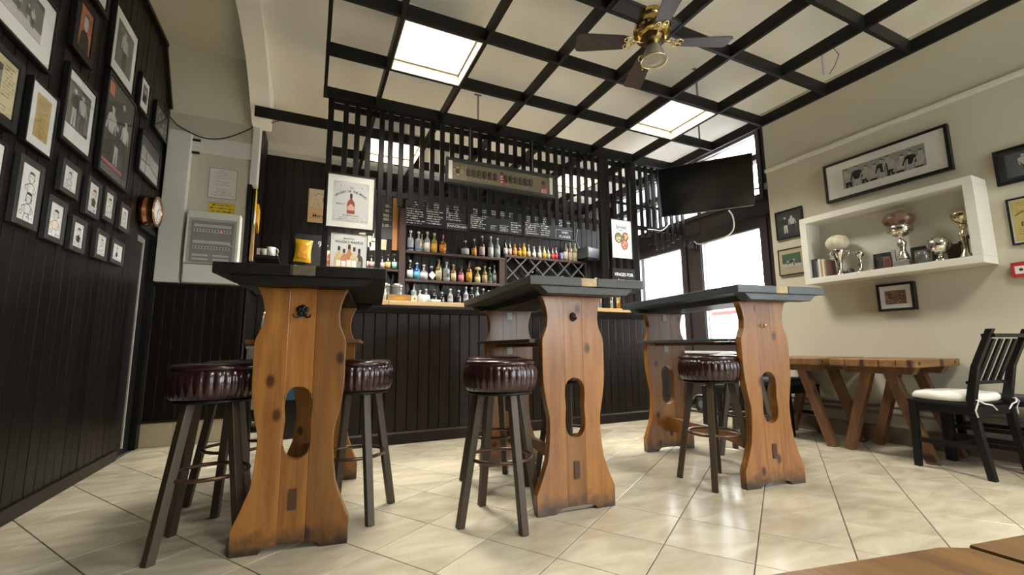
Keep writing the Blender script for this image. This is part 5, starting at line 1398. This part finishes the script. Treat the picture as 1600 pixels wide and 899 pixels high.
def chalkboard(label, x0, x1, z0, z1, seed, fm, cols, boxed=None, rows=13, name='chalkboard'):
    t = thing(name, label, 'blackboard', ((x0 + x1)/2, YB - .0165, z0), 0)
    w = (x1 - x0)/2; h = z1 - z0; b = .018
    m = MB().box(-w, -w + b, -.025, 0, 0, h).box(w - b, w, -.025, 0, 0, h).box(-w + b, w - b, -.025, 0, 0, b).box(-w + b, w - b, -.025, 0, h - b, h)
    m.build('frame', fm, t, bevel=.002)
    MB().box(-w + b, w - b, -.012, -.002, b, h - b).build('slate', mat('slate_board', (.012, .0135, .0155), .55, var=.3, scale=6), t)
    rr = random.Random(seed)
    for (c0, c1, zz0, zz1, n) in cols:
        scribble_mb = scribble(MB(), -w + b + c0 * 2*w*.94, -w + b + c1 * 2*w*.94, b + zz0*h, zz1*h - b, -.0126, n, rr, fill=.97, hf=.68)
        scribble_mb.build('chalk_writing', M_CHALK, t)['kind'] = 'stuff'
    if boxed:
        for (txt, cx, cz, bw, bh, sz) in boxed:
            m = MB(); x, z = -w + cx*2*w, cz*h
            stroke(m, [(x - bw/2, z - bh/2), (x + bw/2, z - bh/2), (x + bw/2, z + bh/2), (x - bw/2, z + bh/2), (x - bw/2, z - bh/2)], .004, -.0127)
            m.build('chalk_box', M_CHALK, t)
            for q, ln in enumerate(txt.split('\n')):
                text(ln, sz, M_CHALK, t, (x, -.0126, z + (.5*(txt.count('\n')) - q) * sz * 1.1))
    return t
chalkboard('left one of the three long chalk menu boards over the bottle shelves', 1.085, 1.995, 2.44, 2.92, 60, M_SHF, [(.01, .30, .02, .98, 13), (.33, .62, .06, .98, 12), (.66, .97, .24, .98, 10)], [('IPANORAMA', .82, .12, .30, .075, .055)])
chalkboard('middle one of the three long chalk menu boards', 2.0, 2.885, 2.465, 2.92, 61, M_FRAME, [(.01, .34, .04, .98, 13), (.38, .52, .04, .3, 4), (.56, .75, .04, .35, 4), (.78, .98, .04, .5, 5), (.4, .95, .55, .98, 6)])
chalkboard('right one of the three long chalk menu boards, with a boxed word in its corner', 2.89, 3.79, 2.47, 2.92, 62, M_SHF, [(.01, .3, .04, .98, 12), (.32, .55, .04, .98, 11), (.6, .98, .45, .98, 7)], [('WIFI\nPLANER', .80, .20, .33, .15, .06)])
lb = thing('price_blackboard', 'narrow grey price board with chalk figures and a pale wooden edge behind the left posts', 'blackboard', (.84, YB - .0165, 2.225))
MB().box(-.14, .085, -.012, 0, 0, .62).build('slate', mat('grey_slate', (.05, .056, .062), .55), lb)
for z, s_ in ((.52, 'DO'), (.445, '00 -'), (.38, '90 -'), (.315, '900 -'), (.265, '400 -'), (.18, '2.00 -')):
    text(s_, .055, M_CHALK, lb, (.075, -.0126, z), align='RIGHT', sx=.95)
MB().box(.087, .155, -.03, 0, -.145, .62).build('pale_wood_edge', wood('orange_edge_wood', (.48, .22, .07), (.36, .14, .04), axis=2, knots=True), lb)
pn = thing('paper_notes', 'cream and white paper notes pinned below the price board', 'paper', (.72, YB - .017, 2.06))
M_NOTE = mat('cream_note', (.62, .58, .40), .8, var=.25, scale=20)
for x, z, w, h, mm, r in ((.09, .02, .10, .14, M_NOTE, .04), (-.02, .0, .10, .11, M_PAPER, -.1), (.0, .12, .08, .10, M_PAPER, .2), (-.10, .04, .10, .15, M_PAPER, .05), (-.16, .10, .08, .12, M_NOTE, -.12)):
    MB().cbox((x, -.003, z + h/2), (w, .003, h), Matrix.Rotation(r, 3, 'Y')).build('note', mm, pn)
# bottles ------------------------------------------------------------
GLS = {}
def glass(c, r=.07):
    k = 'bottle_glass_%02d%02d%02d' % tuple(int(v * 99) for v in c)
    return mat(k, c, r, coat=.6)
CLEAR = (.17, .185, .185); DARK = (.010, .008, .007); AMB = (.10, .028, .005); GRN = (.02, .06, .025); BLUE = (.02, .08, .22)
def lab(c):
    c = tuple(v * .8 for v in c)
    return mat('label_%02d%02d%02d' % tuple(int(v * 99) for v in c), c, .55, var=.2, scale=45)
SHAPES = {
 'std': lambda h, r: [(r*.9, 0), (r, .008), (r, h*.56), (r*.93, h*.62), (r*.45, h*.72), (r*.33, h*.78), (r*.33, h*.93), (r*.38, h*.935), (r*.38, h*.95)],
 'wide': lambda h, r: [(r*.9, 0), (r, .008), (r*1.04, h*.55), (r*.98, h*.62), (r*.5, h*.68), (r*.30, h*.72), (r*.30, h*.93), (r*.34, h*.95)],
 'wine': lambda h, r: [(r*.9, 0), (r, .008), (r, h*.60), (r*.85, h*.68), (r*.40, h*.76), (r*.34, h*.93), (r*.38, h*.95)],
 'small': lambda h, r: [(r*.9, 0), (r, .006), (r, h*.50), (r*.9, h*.58), (r*.42, h*.78), (r*.36, h*.92), (r*.40, h*.95)],
 'juice': lambda h, r: [(r*.8, 0), (r*.95, .01), (r, h*.25), (r*.85, h*.42), (r, h*.55), (r*.75, h*.72), (r*.42, h*.82), (r*.42, h*.95)],
 'squat': lambda h, r: [(r*.9, 0), (r*1.05, .01), (r*1.15, h*.35), (r*1.0, h*.55), (r*.35, h*.66), (r*.30, h*.92), (r*.34, h*.95)],
}
def bottle(label, x, y, z, h, r, gc, lc, cc, shape='std', group=None, lz=(.10, .48), capm=None):
    t = thing('bottle', label, 'bottle', (x, y, z), 0, group)
    pr = SHAPES[shape](h, r)
    MB().lathe(pr + [(.0001, pr[-1][1])], 16).build('glass_body', glass(gc), t)
    if lc is not None:
        rm = max(p[0] for p in pr if p[1] <= h * lz[1] + .001) * 1.012
        MB().lathe([(rm, h*lz[0]), (rm, h*lz[1])], 16).build('label', lab(lc), t)
    MB().lathe([(r*.42, h*.90), (r*.44, h*.905), (r*.44, h*.995), (r*.38, h), (.0001, h)], 12).build('cap', lab(cc) if capm is None else capm, t)
    return t
G1, G2, G3 = 'bottles on the upper shelf', 'bottles on the lower shelf', 'bottles on the back counter'
WH, CRM, RED, YEL, NAV, ORA = (.60, .59, .56), (.52, .43, .23), (.33, .025, .02), (.55, .30, .015), (.02, .03, .15), (.50, .19, .015)
Y1 = 5.71
U = [(1.162, .29, .043, CLEAR, NAV, WH, 'wide', 'clear bottle with a dark blue label and white cap, first on the upper shelf'),
     (1.268, .285, .046, CLEAR, (.10, .35, .65), WH, 'wide', 'clear bottle with a sky-blue label, second on the upper shelf'),
     (1.385, .295, .040, CLEAR, WH, WH, 'std', 'clear bottle with a white label and white cap, third on the upper shelf'),
     (1.481, .285, .042, (.20, .14, .04), YEL, CRM, 'std', 'bottle with a yellow label and cream cap on the upper shelf'),
     (1.602, .275, .047, AMB, ORA, RED, 'std', 'amber bottle with an orange label and red cap on the upper shelf'),
     (1.925, .225, .048, DARK, (.40, .40, .40), WH, 'squat', 'low dark bottle with a silver label on the upper shelf'),
     (2.058, .26, .037, DARK, YEL, CRM, 'std', 'dark bottle with a tall yellow label on the upper shelf'),
     (2.178, .32, .041, DARK, (.55, .42, .40), (.5, .5, .5), 'std', 'tall dark bottle with a pinkish label on the upper shelf'),
     (2.312, .325, .040, CLEAR, WH, (.55, .55, .55), 'std', 'tall clear bottle with a white label, second from the right on the upper shelf'),
     (2.418, .31, .040, CLEAR, (.35, .36, .37), WH, 'std', 'tall clear bottle with a grey label, rightmost on the upper shelf')]
for x, h, r, g, l, c, s, lb_ in U: bottle(lb_, x, Y1, 2.066, h, r, g, l, c, s, G1)
bottle('slim pale-topped bottle behind the white-capped one on the upper shelf', 1.325, 5.757, 2.066, .27, .030, (.30, .26, .12), CRM, CRM, 'std', G1)
UR = [(2.546, .245, .031, DARK, WH, DARK, 'small', 'dark bottle with a white label, first on the wine rack'),
      (2.613, .24, .031, DARK, (.60, .42, .40), DARK, 'small', 'dark bottle with a white and red label, second on the wine rack'),
      (2.695, .19, .033, (.42, .15, .02), (.50, .22, .04), ORA, 'juice', 'orange juice bottle on the wine rack'),
      (2.771, .20, .032, AMB, YEL, DARK, 'juice', 'amber bottle with a yellow label on the wine rack'),
      (2.848, .22, .033, (.45, .25, .015), YEL, YEL, 'juice', 'yellow juice bottle on the wine rack'),
      (2.926, .205, .029, DARK, CRM, CRM, 'small', 'dark bottle with a cream neck on the wine rack'),
      (3.017, .185, .030, CLEAR, WH, WH, 'small', 'clear bottle with a white label on the wine rack'),
      (3.113, .20, .031, CLEAR, (.60, .60, .42), WH, 'small', 'clear bottle with a pale yellow label on the wine rack'),
      (3.194, .205, .030, (.25, .24, .08), YEL, (.2, .3, .1), 'small', 'bottle with a small yellow label on the wine rack'),
      (3.262, .195, .031, GRN, (.25, .38, .25), GRN, 'small', 'green bottle on the wine rack'),
      (3.338, .195, .030, (.06, .012, .01), (.55, .04, .04), RED, 'small', 'cola bottle with a red label, left of two on the wine rack'),
      (3.404, .20, .030, (.06, .012, .01), (.50, .04, .045), (.4, .3, .3), 'small', 'cola bottle with a red label, right of two on the wine rack'),
      (3.574, .305, .038, (.05, .045, .02), (.62, .58, .44), DARK, 'wine', 'tall wine bottle with a cream label, left of three on the wine rack'),
      (3.658, .30, .036, (.30, .17, .12), (.60, .46, .38), CRM, 'wine', 'rosé wine bottle, middle of three on the wine rack'),
      (3.747, .305, .038, (.40, .36, .16), (.64, .60, .42), CRM, 'wine', 'pale wine bottle, rightmost on the wine rack')]
for x, h, r, g, l, c, s, lb_ in UR: bottle(lb_, x, Y1, 2.119, h, r, g, l, c, s, 'bottles on the wine rack')
cn_ = thing('drink_can', 'purple and silver drink can on the wine rack', 'can', (3.485, Y1 - .01, 2.119))
MB().lathe([(.026, 0), (.031, .006), (.031, .118), (.026, .128), (.0001, .126)], 18).build('can_body', mat('purple_can', (.13, .10, .32), .3, .5, var=.2), cn_)
MB().flat([(-.012, .03), (.014, .035), (.010, .10), (-.010, .095)], -.0315).build('silver_mark', M_STEEL, cn_)
L2 = [(1.164, .265, .040, DARK, (.55, .60, .60), WH, 'std', 'dark bottle with a pale label and white cap, first on the lower shelf'),
      (1.255, .235, .041, BLUE, (.10, .35, .55), (.45, .50, .55), 'std', 'blue gin bottle with a light blue label on the lower shelf'),
      (1.348, .215, .047, CLEAR, WH, (.45, .44, .42), 'squat', 'squat clear bottle with a round white label on the lower shelf'),
      (1.452, .20, .040, DARK, None, WH, 'std', 'dark bottle with a white diamond label on the lower shelf'),
      (1.551, .305, .043, (.14, .09, .03), CRM, (.2, .2, .2), 'std', 'tall bottle with a cream label and round picture on the lower shelf'),
      (1.658, .28, .048, CLEAR, WH, (.3, .3, .3), 'wide', 'wide clear bottle with a white lettered label on the lower shelf'),
      (1.757, .25, .038, (.16, .08, .015), CRM, (.4, .38, .3), 'std', 'amber bottle with a cream label on the lower shelf'),
      (1.868, .225, .039, (.10, .02, .025), (.62, .20, .24), DARK, 'std', 'dark bottle with a pink label and red cap on the lower shelf'),
      (1.985, .31, .042, AMB, YEL, (.12, .10, .06), 'std', 'tall amber bottle with a yellow label on the lower shelf'),
      (2.112, .20, .039, (.20, .16, .05), (.62, .56, .24), CRM, 'std', 'bottle under a wooden mushroom stopper on the lower shelf'),
      (2.218, .26, .038, (.14, .07, .02), (.40, .27, .15), (.4, .4, .38), 'std', 'bottle with a brown picture label on the lower shelf'),
      (2.298, .245, .036, GRN, (.50, .58, .36), (.35, .35, .33), 'wide', 'bottle with a pale green label on the lower shelf'),
      (2.370, .285, .033, (.10, .11, .12), (.30, .31, .33), (.4, .4, .4), 'std', 'bottle with a grey label, rightmost on the lower shelf')]
for x, h, r, g, l, c, s, lb_ in L2:
    t = bottle(lb_, x, Y1, 1.688, h, r, g, l, c, s, G2)
    if 'diamond' in lb_: MB().flat([(0, .02), (.05, .075), (0, .13), (-.05, .075)], -.043).build('diamond_label', M_PAPER, t)
    if 'mushroom' in lb_: MB().lathe([(.012, .195), (.045, .20), (.048, .21), (.03, .235), (.0001, .24)], 16).build('mushroom_stopper', lab(CRM), t)
    if 'round picture' in lb_: MB().flat(ell(0, .10, .022, .026, 12), -.0446).build('round_picture', M_MIDP, t)
    if 'lettered' in lb_: MB().flat(ell(.006, .085, .018, .024, 12), -.0512).build('dark_emblem', M_INK, t)
R3 = [(1.21, .28, CLEAR, RED), (1.29, .19, (.35, .33, .25), WH), (1.372, .21, CLEAR, WH), (1.484, .21, DARK, RED), (1.586, .175, DARK, (.4, .4, .4)), (1.703, .23, CLEAR, WH), (1.82, .215, DARK, WH), (1.924, .27, CLEAR, WH), (2.006, .265, DARK, (.3, .3, .3)), (2.089, .275, CLEAR, (.5, .5, .5)), (2.179, .255, DARK, WH), (2.258, .235, DARK, (.35, .35, .35)), (2.36, .25, CLEAR, WH)]
ORD = ['first', 'second', 'third', 'fourth', 'fifth', 'sixth', 'seventh', 'eighth', 'ninth', 'tenth', 'eleventh', 'twelfth', 'thirteenth']
for k, (x, h, g, c) in enumerate(R3):
    bottle('%s bottle with a %s cap, %s from the left on the back counter' % ('clear' if g is not DARK else 'dark', 'red' if c is RED else 'pale' if c is WH else 'grey', ORD[k]), x, 5.66, 1.36, h, .037, g, (.30, .30, .28) if k % 3 else None, c, 'std' if k % 2 else 'wide', G3, lz=(.1, .4))
SL = [(.60, .175, (.62, .60, .56), 'dark small bottle with a white label, leftmost on the short shelf'), (.665, .17, (.55, .30, .30), 'dark small bottle with a pink label on the short shelf'),
      (.73, .18, WH, 'dark small bottle with a white label left of the pink-labelled one on the short shelf'), (.80, .165, (.55, .40, .40), 'dark small bottle with a rosy label on the short shelf'),
      (.872, .195, (.62, .40, .12), 'dark small bottle with an orange and white label on the short shelf'), (.952, .205, (.30, .58, .50), 'dark small bottle with a mint label, rightmost on the short shelf')]
SL[2] = (.73, .18, WH, 'dark small bottle with a white label, third on the short shelf')
for x, h, l, lb_ in SL: bottle(lb_, x, 5.67, 1.80, h, .033, DARK, l, (.05, .04, .04), 'small', 'small bottles on the short shelf', lz=(.08, .5))
# right end: cabinet speaker and teal bottles behind the right posts
sp = thing('wall_speaker', 'grey box speaker on a bracket above the right end of the wine rack', 'speaker', (3.93, 5.60, 2.155), math.radians(18))
MB().box(-.15, .15, -.10, .10, 0, .17).build('cabinet', mat('grey_black_box', (.045, .047, .046), .4), sp, bevel=.006)
MB().box(-.13, .13, -.103, -.099, .02, .15).build('grille', mat('silver_grille', (.22, .23, .24), .35, .6), sp)
MB().box(-.12, .10, -.08, .05, -.033, 0).build('bracket', M_BLACK, sp)
tag(MB().tube(smooth([(3.86, 5.72, 2.33), (3.85, 5.77, 2.42), (3.82, 5.775, 2.50), (3.86, 5.775, 2.7)]), .005, 6).build('cable', M_WCABLE), 'pale cable rising from the grey box speaker', 'cable')
for k, (x, c) in enumerate(((4.02, (.16, .42, .38)), (4.18, (.14, .40, .36)))):
    bottle('tall mint-green bottle, %s of two behind the right posts' % ('left' if k == 0 else 'right'), x, 5.55, 1.361, .50, .045, c, None, WH, 'wine', 'mint bottles behind the right posts')
# counter items -------------------------------------------------------
ZB = 1.2045
for k, (x, h) in enumerate(((.508, .10), (.548, .135), (.588, .125))):
    t = thing('cruet_bottle', 'small clear shaker bottle, %s of three on the bar counter' % ('left', 'middle', 'right')[k], 'shaker', (x, 3.95, ZB), 0, 'shaker bottles on the counter')
    MB().lathe([(.016, 0), (.018, .004), (.018, h*.55), (.010, h*.75), (.010, h*.86)], 12).build('glass_body', glass((.50, .50, .46)), t)
    MB().lathe([(.011, h*.86), (.012, h*.96), (.006, h), (.0001, h)], 10).build('cap', M_CHROME, t)
gx = thing('golden_box', 'patterned golden-brown box on the bar counter', 'box', (.705, 3.95, ZB))
MB().box(-.10, .10, -.05, .05, 0, .062).build('box_body', mat('golden_pattern', (.30, .17, .05), .5, var=.8, scale=60), gx, bevel=.003)
MB().box(-.04, .05, -.0512, -.0502, .018, .045).build('yellow_label', lab(YEL), gx)
MB().box(-.101, .101, -.051, .051, .062, .066).build('lid', lab((.36, .22, .07)), gx)
wx = thing('cream_box', 'small cream card box right of the golden box on the counter', 'box', (.842, 3.95, ZB))
MB().box(-.028, .028, -.03, .03, 0, .064).build('box_body', lab((.66, .62, .44)), wx, bevel=.002)
MB().flat(ell(.004, .035, .006, .010, 8), -.0306).build('black_mark', M_INK, wx)
for k, x in enumerate((.612, .722)):
    t = thing('storage_jar', ('left' if k == 0 else 'right') + ' one of two glass jars with metal lids behind the counter front', 'jar', (x, 4.12, ZB))
    h = .19
    MB().lathe([(.045, 0), (.05, .006), (.05, h - .045), (.045, h - .03)], 20).build('glass_body', glass((.13, .14, .14)), t)
    MB().lathe([(.052, h - .034), (.052, h - .012), (.03, h), (.0001, h)], 20).build('lid', M_STEEL, t)
mt = thing('bar_mat', 'long dark green drip mat on the bar counter', 'mat', (1.18, 3.97, ZB))
MB().box(-.24, .24, -.09, .09, 0, .012).build('mat', mat('dark_green_rubber', (.012, .03, .022), .5), mt, bevel=.004)
for k, (x, y_) in enumerate(((.93, 4.0), (.985, 4.02))):
    t = thing('tumbler', ('left' if k == 0 else 'right') + ' one of two upturned tumblers on the counter', 'glass', (x, y_, ZB))
    MB().lathe([(.030, 0), (.030, .003), (.026, .085), (.0001, .088)], 18).build('glass_body', glass((.40, .42, .42)), t)
tag(MB().cbox((1.03, 3.93, ZB + .0235), (.10, .06, .022), Matrix.Rotation(.4, 3, 'Z')).build('folded_napkin', M_PAPER), 'folded white napkin on the counter beside the tumblers', 'napkin')
for k, (x, c, lc) in enumerate(((3.02, (.55, .50, .60), (.2, .2, .3)), (3.13, CLEAR, WH), (3.24, (.5, .5, .2), YEL))):
    bottle(('lilac', 'clear', 'yellow')[k] + ' bottle on the counter behind the right posts', x, 4.05, ZB, .24, .03, c, lc, (.5, .5, .5), 'small', 'bottles behind the right posts')
# left end behind the counter ----------------------------------------
bp = thing('snack_board', 'black board with a chalked price behind the left posts', 'blackboard', (.0, YB - .0165, 1.66))
MB().box(-.23, .235, -.014, 0, 0, .545).build('board', mat('black_board', (.022, .022, .022), .5), bp)
m = MB().box(-.23, .235, -.02, -.014, .535, .55).box(-.235, -.222, -.02, -.014, 0, .55); m.build('edge', M_BLACK, bp)
text('95-', .105, M_CHALK, bp, (.10, -.0146, .415), sx=.9)
def bag(name, label, x, y, z, w, h, col, col2, rot=0.0):
    t = thing(name, label, 'snack bag', (x, y, z))
    q = Matrix.Rotation(rot, 3, 'Y'); m = MB(); n = 8; vs = []; fs = []
    for s in (1, -1):
        for j in range(n + 1):
            for i in range(n + 1):
                u, v = i / n - .5, j / n
                pw = (1 - abs(2*u) ** 2.5) * (1 - abs(2*v - 1) ** 4) * .045
                ww = w * (1 - .12 * (1 - abs(2*v - 1) ** 2))
                p = q @ Vector((u * ww, -s * (pw + .001), v * h)); vs.append(p)
    N = (n + 1) ** 2
    for s in range(2):
        for j in range(n):
            for i in range(n):
                a = s * N + j * (n + 1) + i; fs.append((a, a + 1, a + n + 2, a + n + 1))
    m.add(vs, fs, True); m.build('foil_bag', mat(name + '_foil', col, .3, var=.15, scale=14), t)
    pr = MB()
    for (cx, cz, rx, rz) in ((0, .62, .22, .16), (-.12, .3, .2, .13), (.14, .25, .17, .11)):
        pts = []
        for a in ell(cx * w, cz * h, rx * w, rz * h, 12):
            u, v = a[0] / w, a[1] / h
            pw = (1 - abs(2*u) ** 2.5) * (1 - abs(2*v - 1) ** 4) * .045
            pts.append(q @ Vector((a[0], -pw - .004, a[1])))
        c = sum(pts, Vector()) / 12 + q @ Vector((0, -.003, 0))
        pr.add(pts + [c], [(k, (k + 1) % 12, 12) for k in range(12)], True)
    pr.build('print', mat(name + '_print', col2, .4, var=.4, scale=40), t)
    return t
bag('yellow_crisp_bag', 'yellow crisp bag hanging in front of the black board', -.125, YB - .09, 1.83, .195, .275, (.62, .38, .012), (.60, .26, .02), .05)
bag('white_snack_bag', 'white and red snack bag right of the left post', .20, YB - .09, 1.78, .16, .22, (.66, .60, .50), (.48, .10, .05), -.1)
for k, x in enumerate((-.13, .18)):
    bag('small_snack_packet', ('left' if k == 0 else 'right') + ' one of two small white and brown packets at the foot of the board', x, YB - .10, 1.68, .17, .10, (.50, .42, .36), (.20, .07, .04), .1)
ob = thing('orange_snack_strip', 'tall orange and cream printed card on the dark boards left of the left post', 'card', (.02, YB - .018, 2.352))
MB().box(-.115, .115, -.006, 0, 0, .43).build('card', mat('orange_card', (.72, .48, .25), .5, var=.2, scale=6), ob)
MB().flat([(-.10, .20), (.10, .20), (.10, .42), (-.10, .42)], -.0065).build('cream_field', mat('cream_field', (.72, .60, .42), .5, var=.1), ob)
text('Meren', .062, M_INK, ob, (.02, -.0068, .085)); m = MB(); stroke(m, [(-.09, .058), (.10, .05)], .004, -.0068); stroke(m, [(-.05, .34), (-.01, .375), (.05, .37), (.08, .33)], .006, -.0068)
scribble(m, -.06, .04, .22, .30, -.0068, 3, random.Random(3), hf=.3); m.build('print', mat('brown_ink', (.22, .16, .08), .8), ob)
MB().flat(ell(.075, .30, .03, .05, 12), -.007).build('red_motif', mat('red_motif', (.55, .08, .05), .5), ob)
# side wall pennants and mugs
pe = thing('yellow_pennant', 'yellow and orange pennants pinned on the dark side wall', 'pennant', (-.568, 5.0, 2.10))
MB().prism([(-.09, .02), (.04, .10), (.02, .30), (-.06, .34)], .003, .008, 'yz').build('yellow_flag', mat('yellow_cloth', (.68, .52, .04), .7), pe)
MB().prism([(0, -.02), (.16, -.10), (.18, .14), (.02, .18)], .010, .03, 'yz').build('orange_flag', mat('orange_cloth', (.62, .32, .02), .7), pe)
MB().prism([(-.10, -.10), (-.04, -.16), (.0, .06), (-.08, .08)], .004, .012, 'yz').build('white_flag', M_PAPER, pe)
ds = thing('side_shelf', 'small dark shelf with mugs on the bar side wall', 'shelf', (-.568, 5.25, 1.74))
MB().box(0, .24, -.30, .35, -.03, 0).build('shelf', M_BLACK, ds)
MB().box(0, .02, -.30, .35, -.35, -.03).build('bracket_board', M_BLACK, ds)
def mug(label, x, y, z, c, r=.042):
    t = thing('mug', label, 'mug', (x, y, z), math.radians(-25), 'mugs on the side shelf')
    mm = mat('mug_%02d%02d' % (int(c[0]*99), int(c[2]*99)), c, .25, var=.15, scale=24)
    MB().lathe([(r*.9, 0), (r, .004), (r, .095), (r*.93, .095), (r*.9, .01), (.0001, .008)], 20).build('cup', mm, t)
    MB().tube([(r*.95, 0, .075), (r*1.5, 0, .078), (r*1.75, 0, .055), (r*1.55, 0, .028), (r*.95, 0, .02)], .006, 7).build('handle', mm, t)
mug('white mug with a dark mark, frontmost on the side shelf', -.40, 5.02, 1.741, (.66, .66, .63))
mug('pale grey mug on the side shelf', -.47, 5.14, 1.741, (.42, .43, .43))
mug('cream mug at the back of the side shelf', -.42, 5.30, 1.741, (.60, .54, .38))
tag(MB().box(-.55, -.49, 5.22, 5.28, 1.741, 1.86).build('tea_carton', mat('pink_carton', (.55, .38, .36), .6, var=.4, scale=30)), 'small pink and white carton behind the mugs', 'carton')
tag(MB().bar((-.553, 4.84, 1.65), (-.553, 4.86, 2.02), .03, .05, .02, .035).build('wooden_bat', wood('pale_bat_wood', (.55, .36, .16), (.42, .24, .09), axis=2, knots=False)), 'pale wooden paddle leaning at the alcove corner', 'paddle')
# bar entrance clutter seen past the left table
fr = thing('steel_unit', 'low steel bar unit seen through the gap beside the left bar table', 'cabinet', (-.33, 4.98, 0))
MB().box(-.22, .30, 0, .42, .22, .80).build('body', M_STEEL, fr, bevel=.004)
MB().box(-.22, .30, -.012, 0, .62, .66).build('door_edge', M_BLKPL, fr)
for x in (-.2, .25): MB().box(x, x + .03, .02, .40, 0, .22).build('leg', M_BLKPL, fr)
MB().box(-.225, .305, -.02, .43, .80, .83).build('worktop', M_STEEL, fr)
for k, (x, lb_) in enumerate(((-.43, 'left'), (-.36, 'right'))):
    t = thing('tap_bottle', lb_ + ' one of two clear soda bottles on the low steel unit', 'bottle', (x, 5.06, .8305), 0)
    MB().lathe([(.030, 0), (.033, .01), (.033, .20), (.014, .27), (.014, .31)], 14).build('glass_body', glass((.35, .36, .36)), t)
    MB().lathe([(.016, .30), (.016, .34), (.0001, .345)], 10).build('cap', M_CHROME, t)
    MB().lathe([(.0335, .06), (.0335, .14)], 14).build('label', lab(RED), t)
tag(MB().box(-.20, -.06, 4.80, 4.94, .002, .10).build('white_tub', M_WHITE, bevel=.01), 'white tub on the floor at the bar entrance', 'tub')
bx = thing('blue_crate', 'blue crate standing at the bar entrance behind the left table', 'crate', (-.16, 4.62, 0))
MB().box(-.06, .12, -.10, .12, .34, .46).build('crate_body', mat('blue_plastic', (.04, .22, .50), .4), bx, bevel=.005)
MB().box(-.06, .12, -.10, .12, .002, .34).build('black_box', M_BLKPL, bx, bevel=.004)
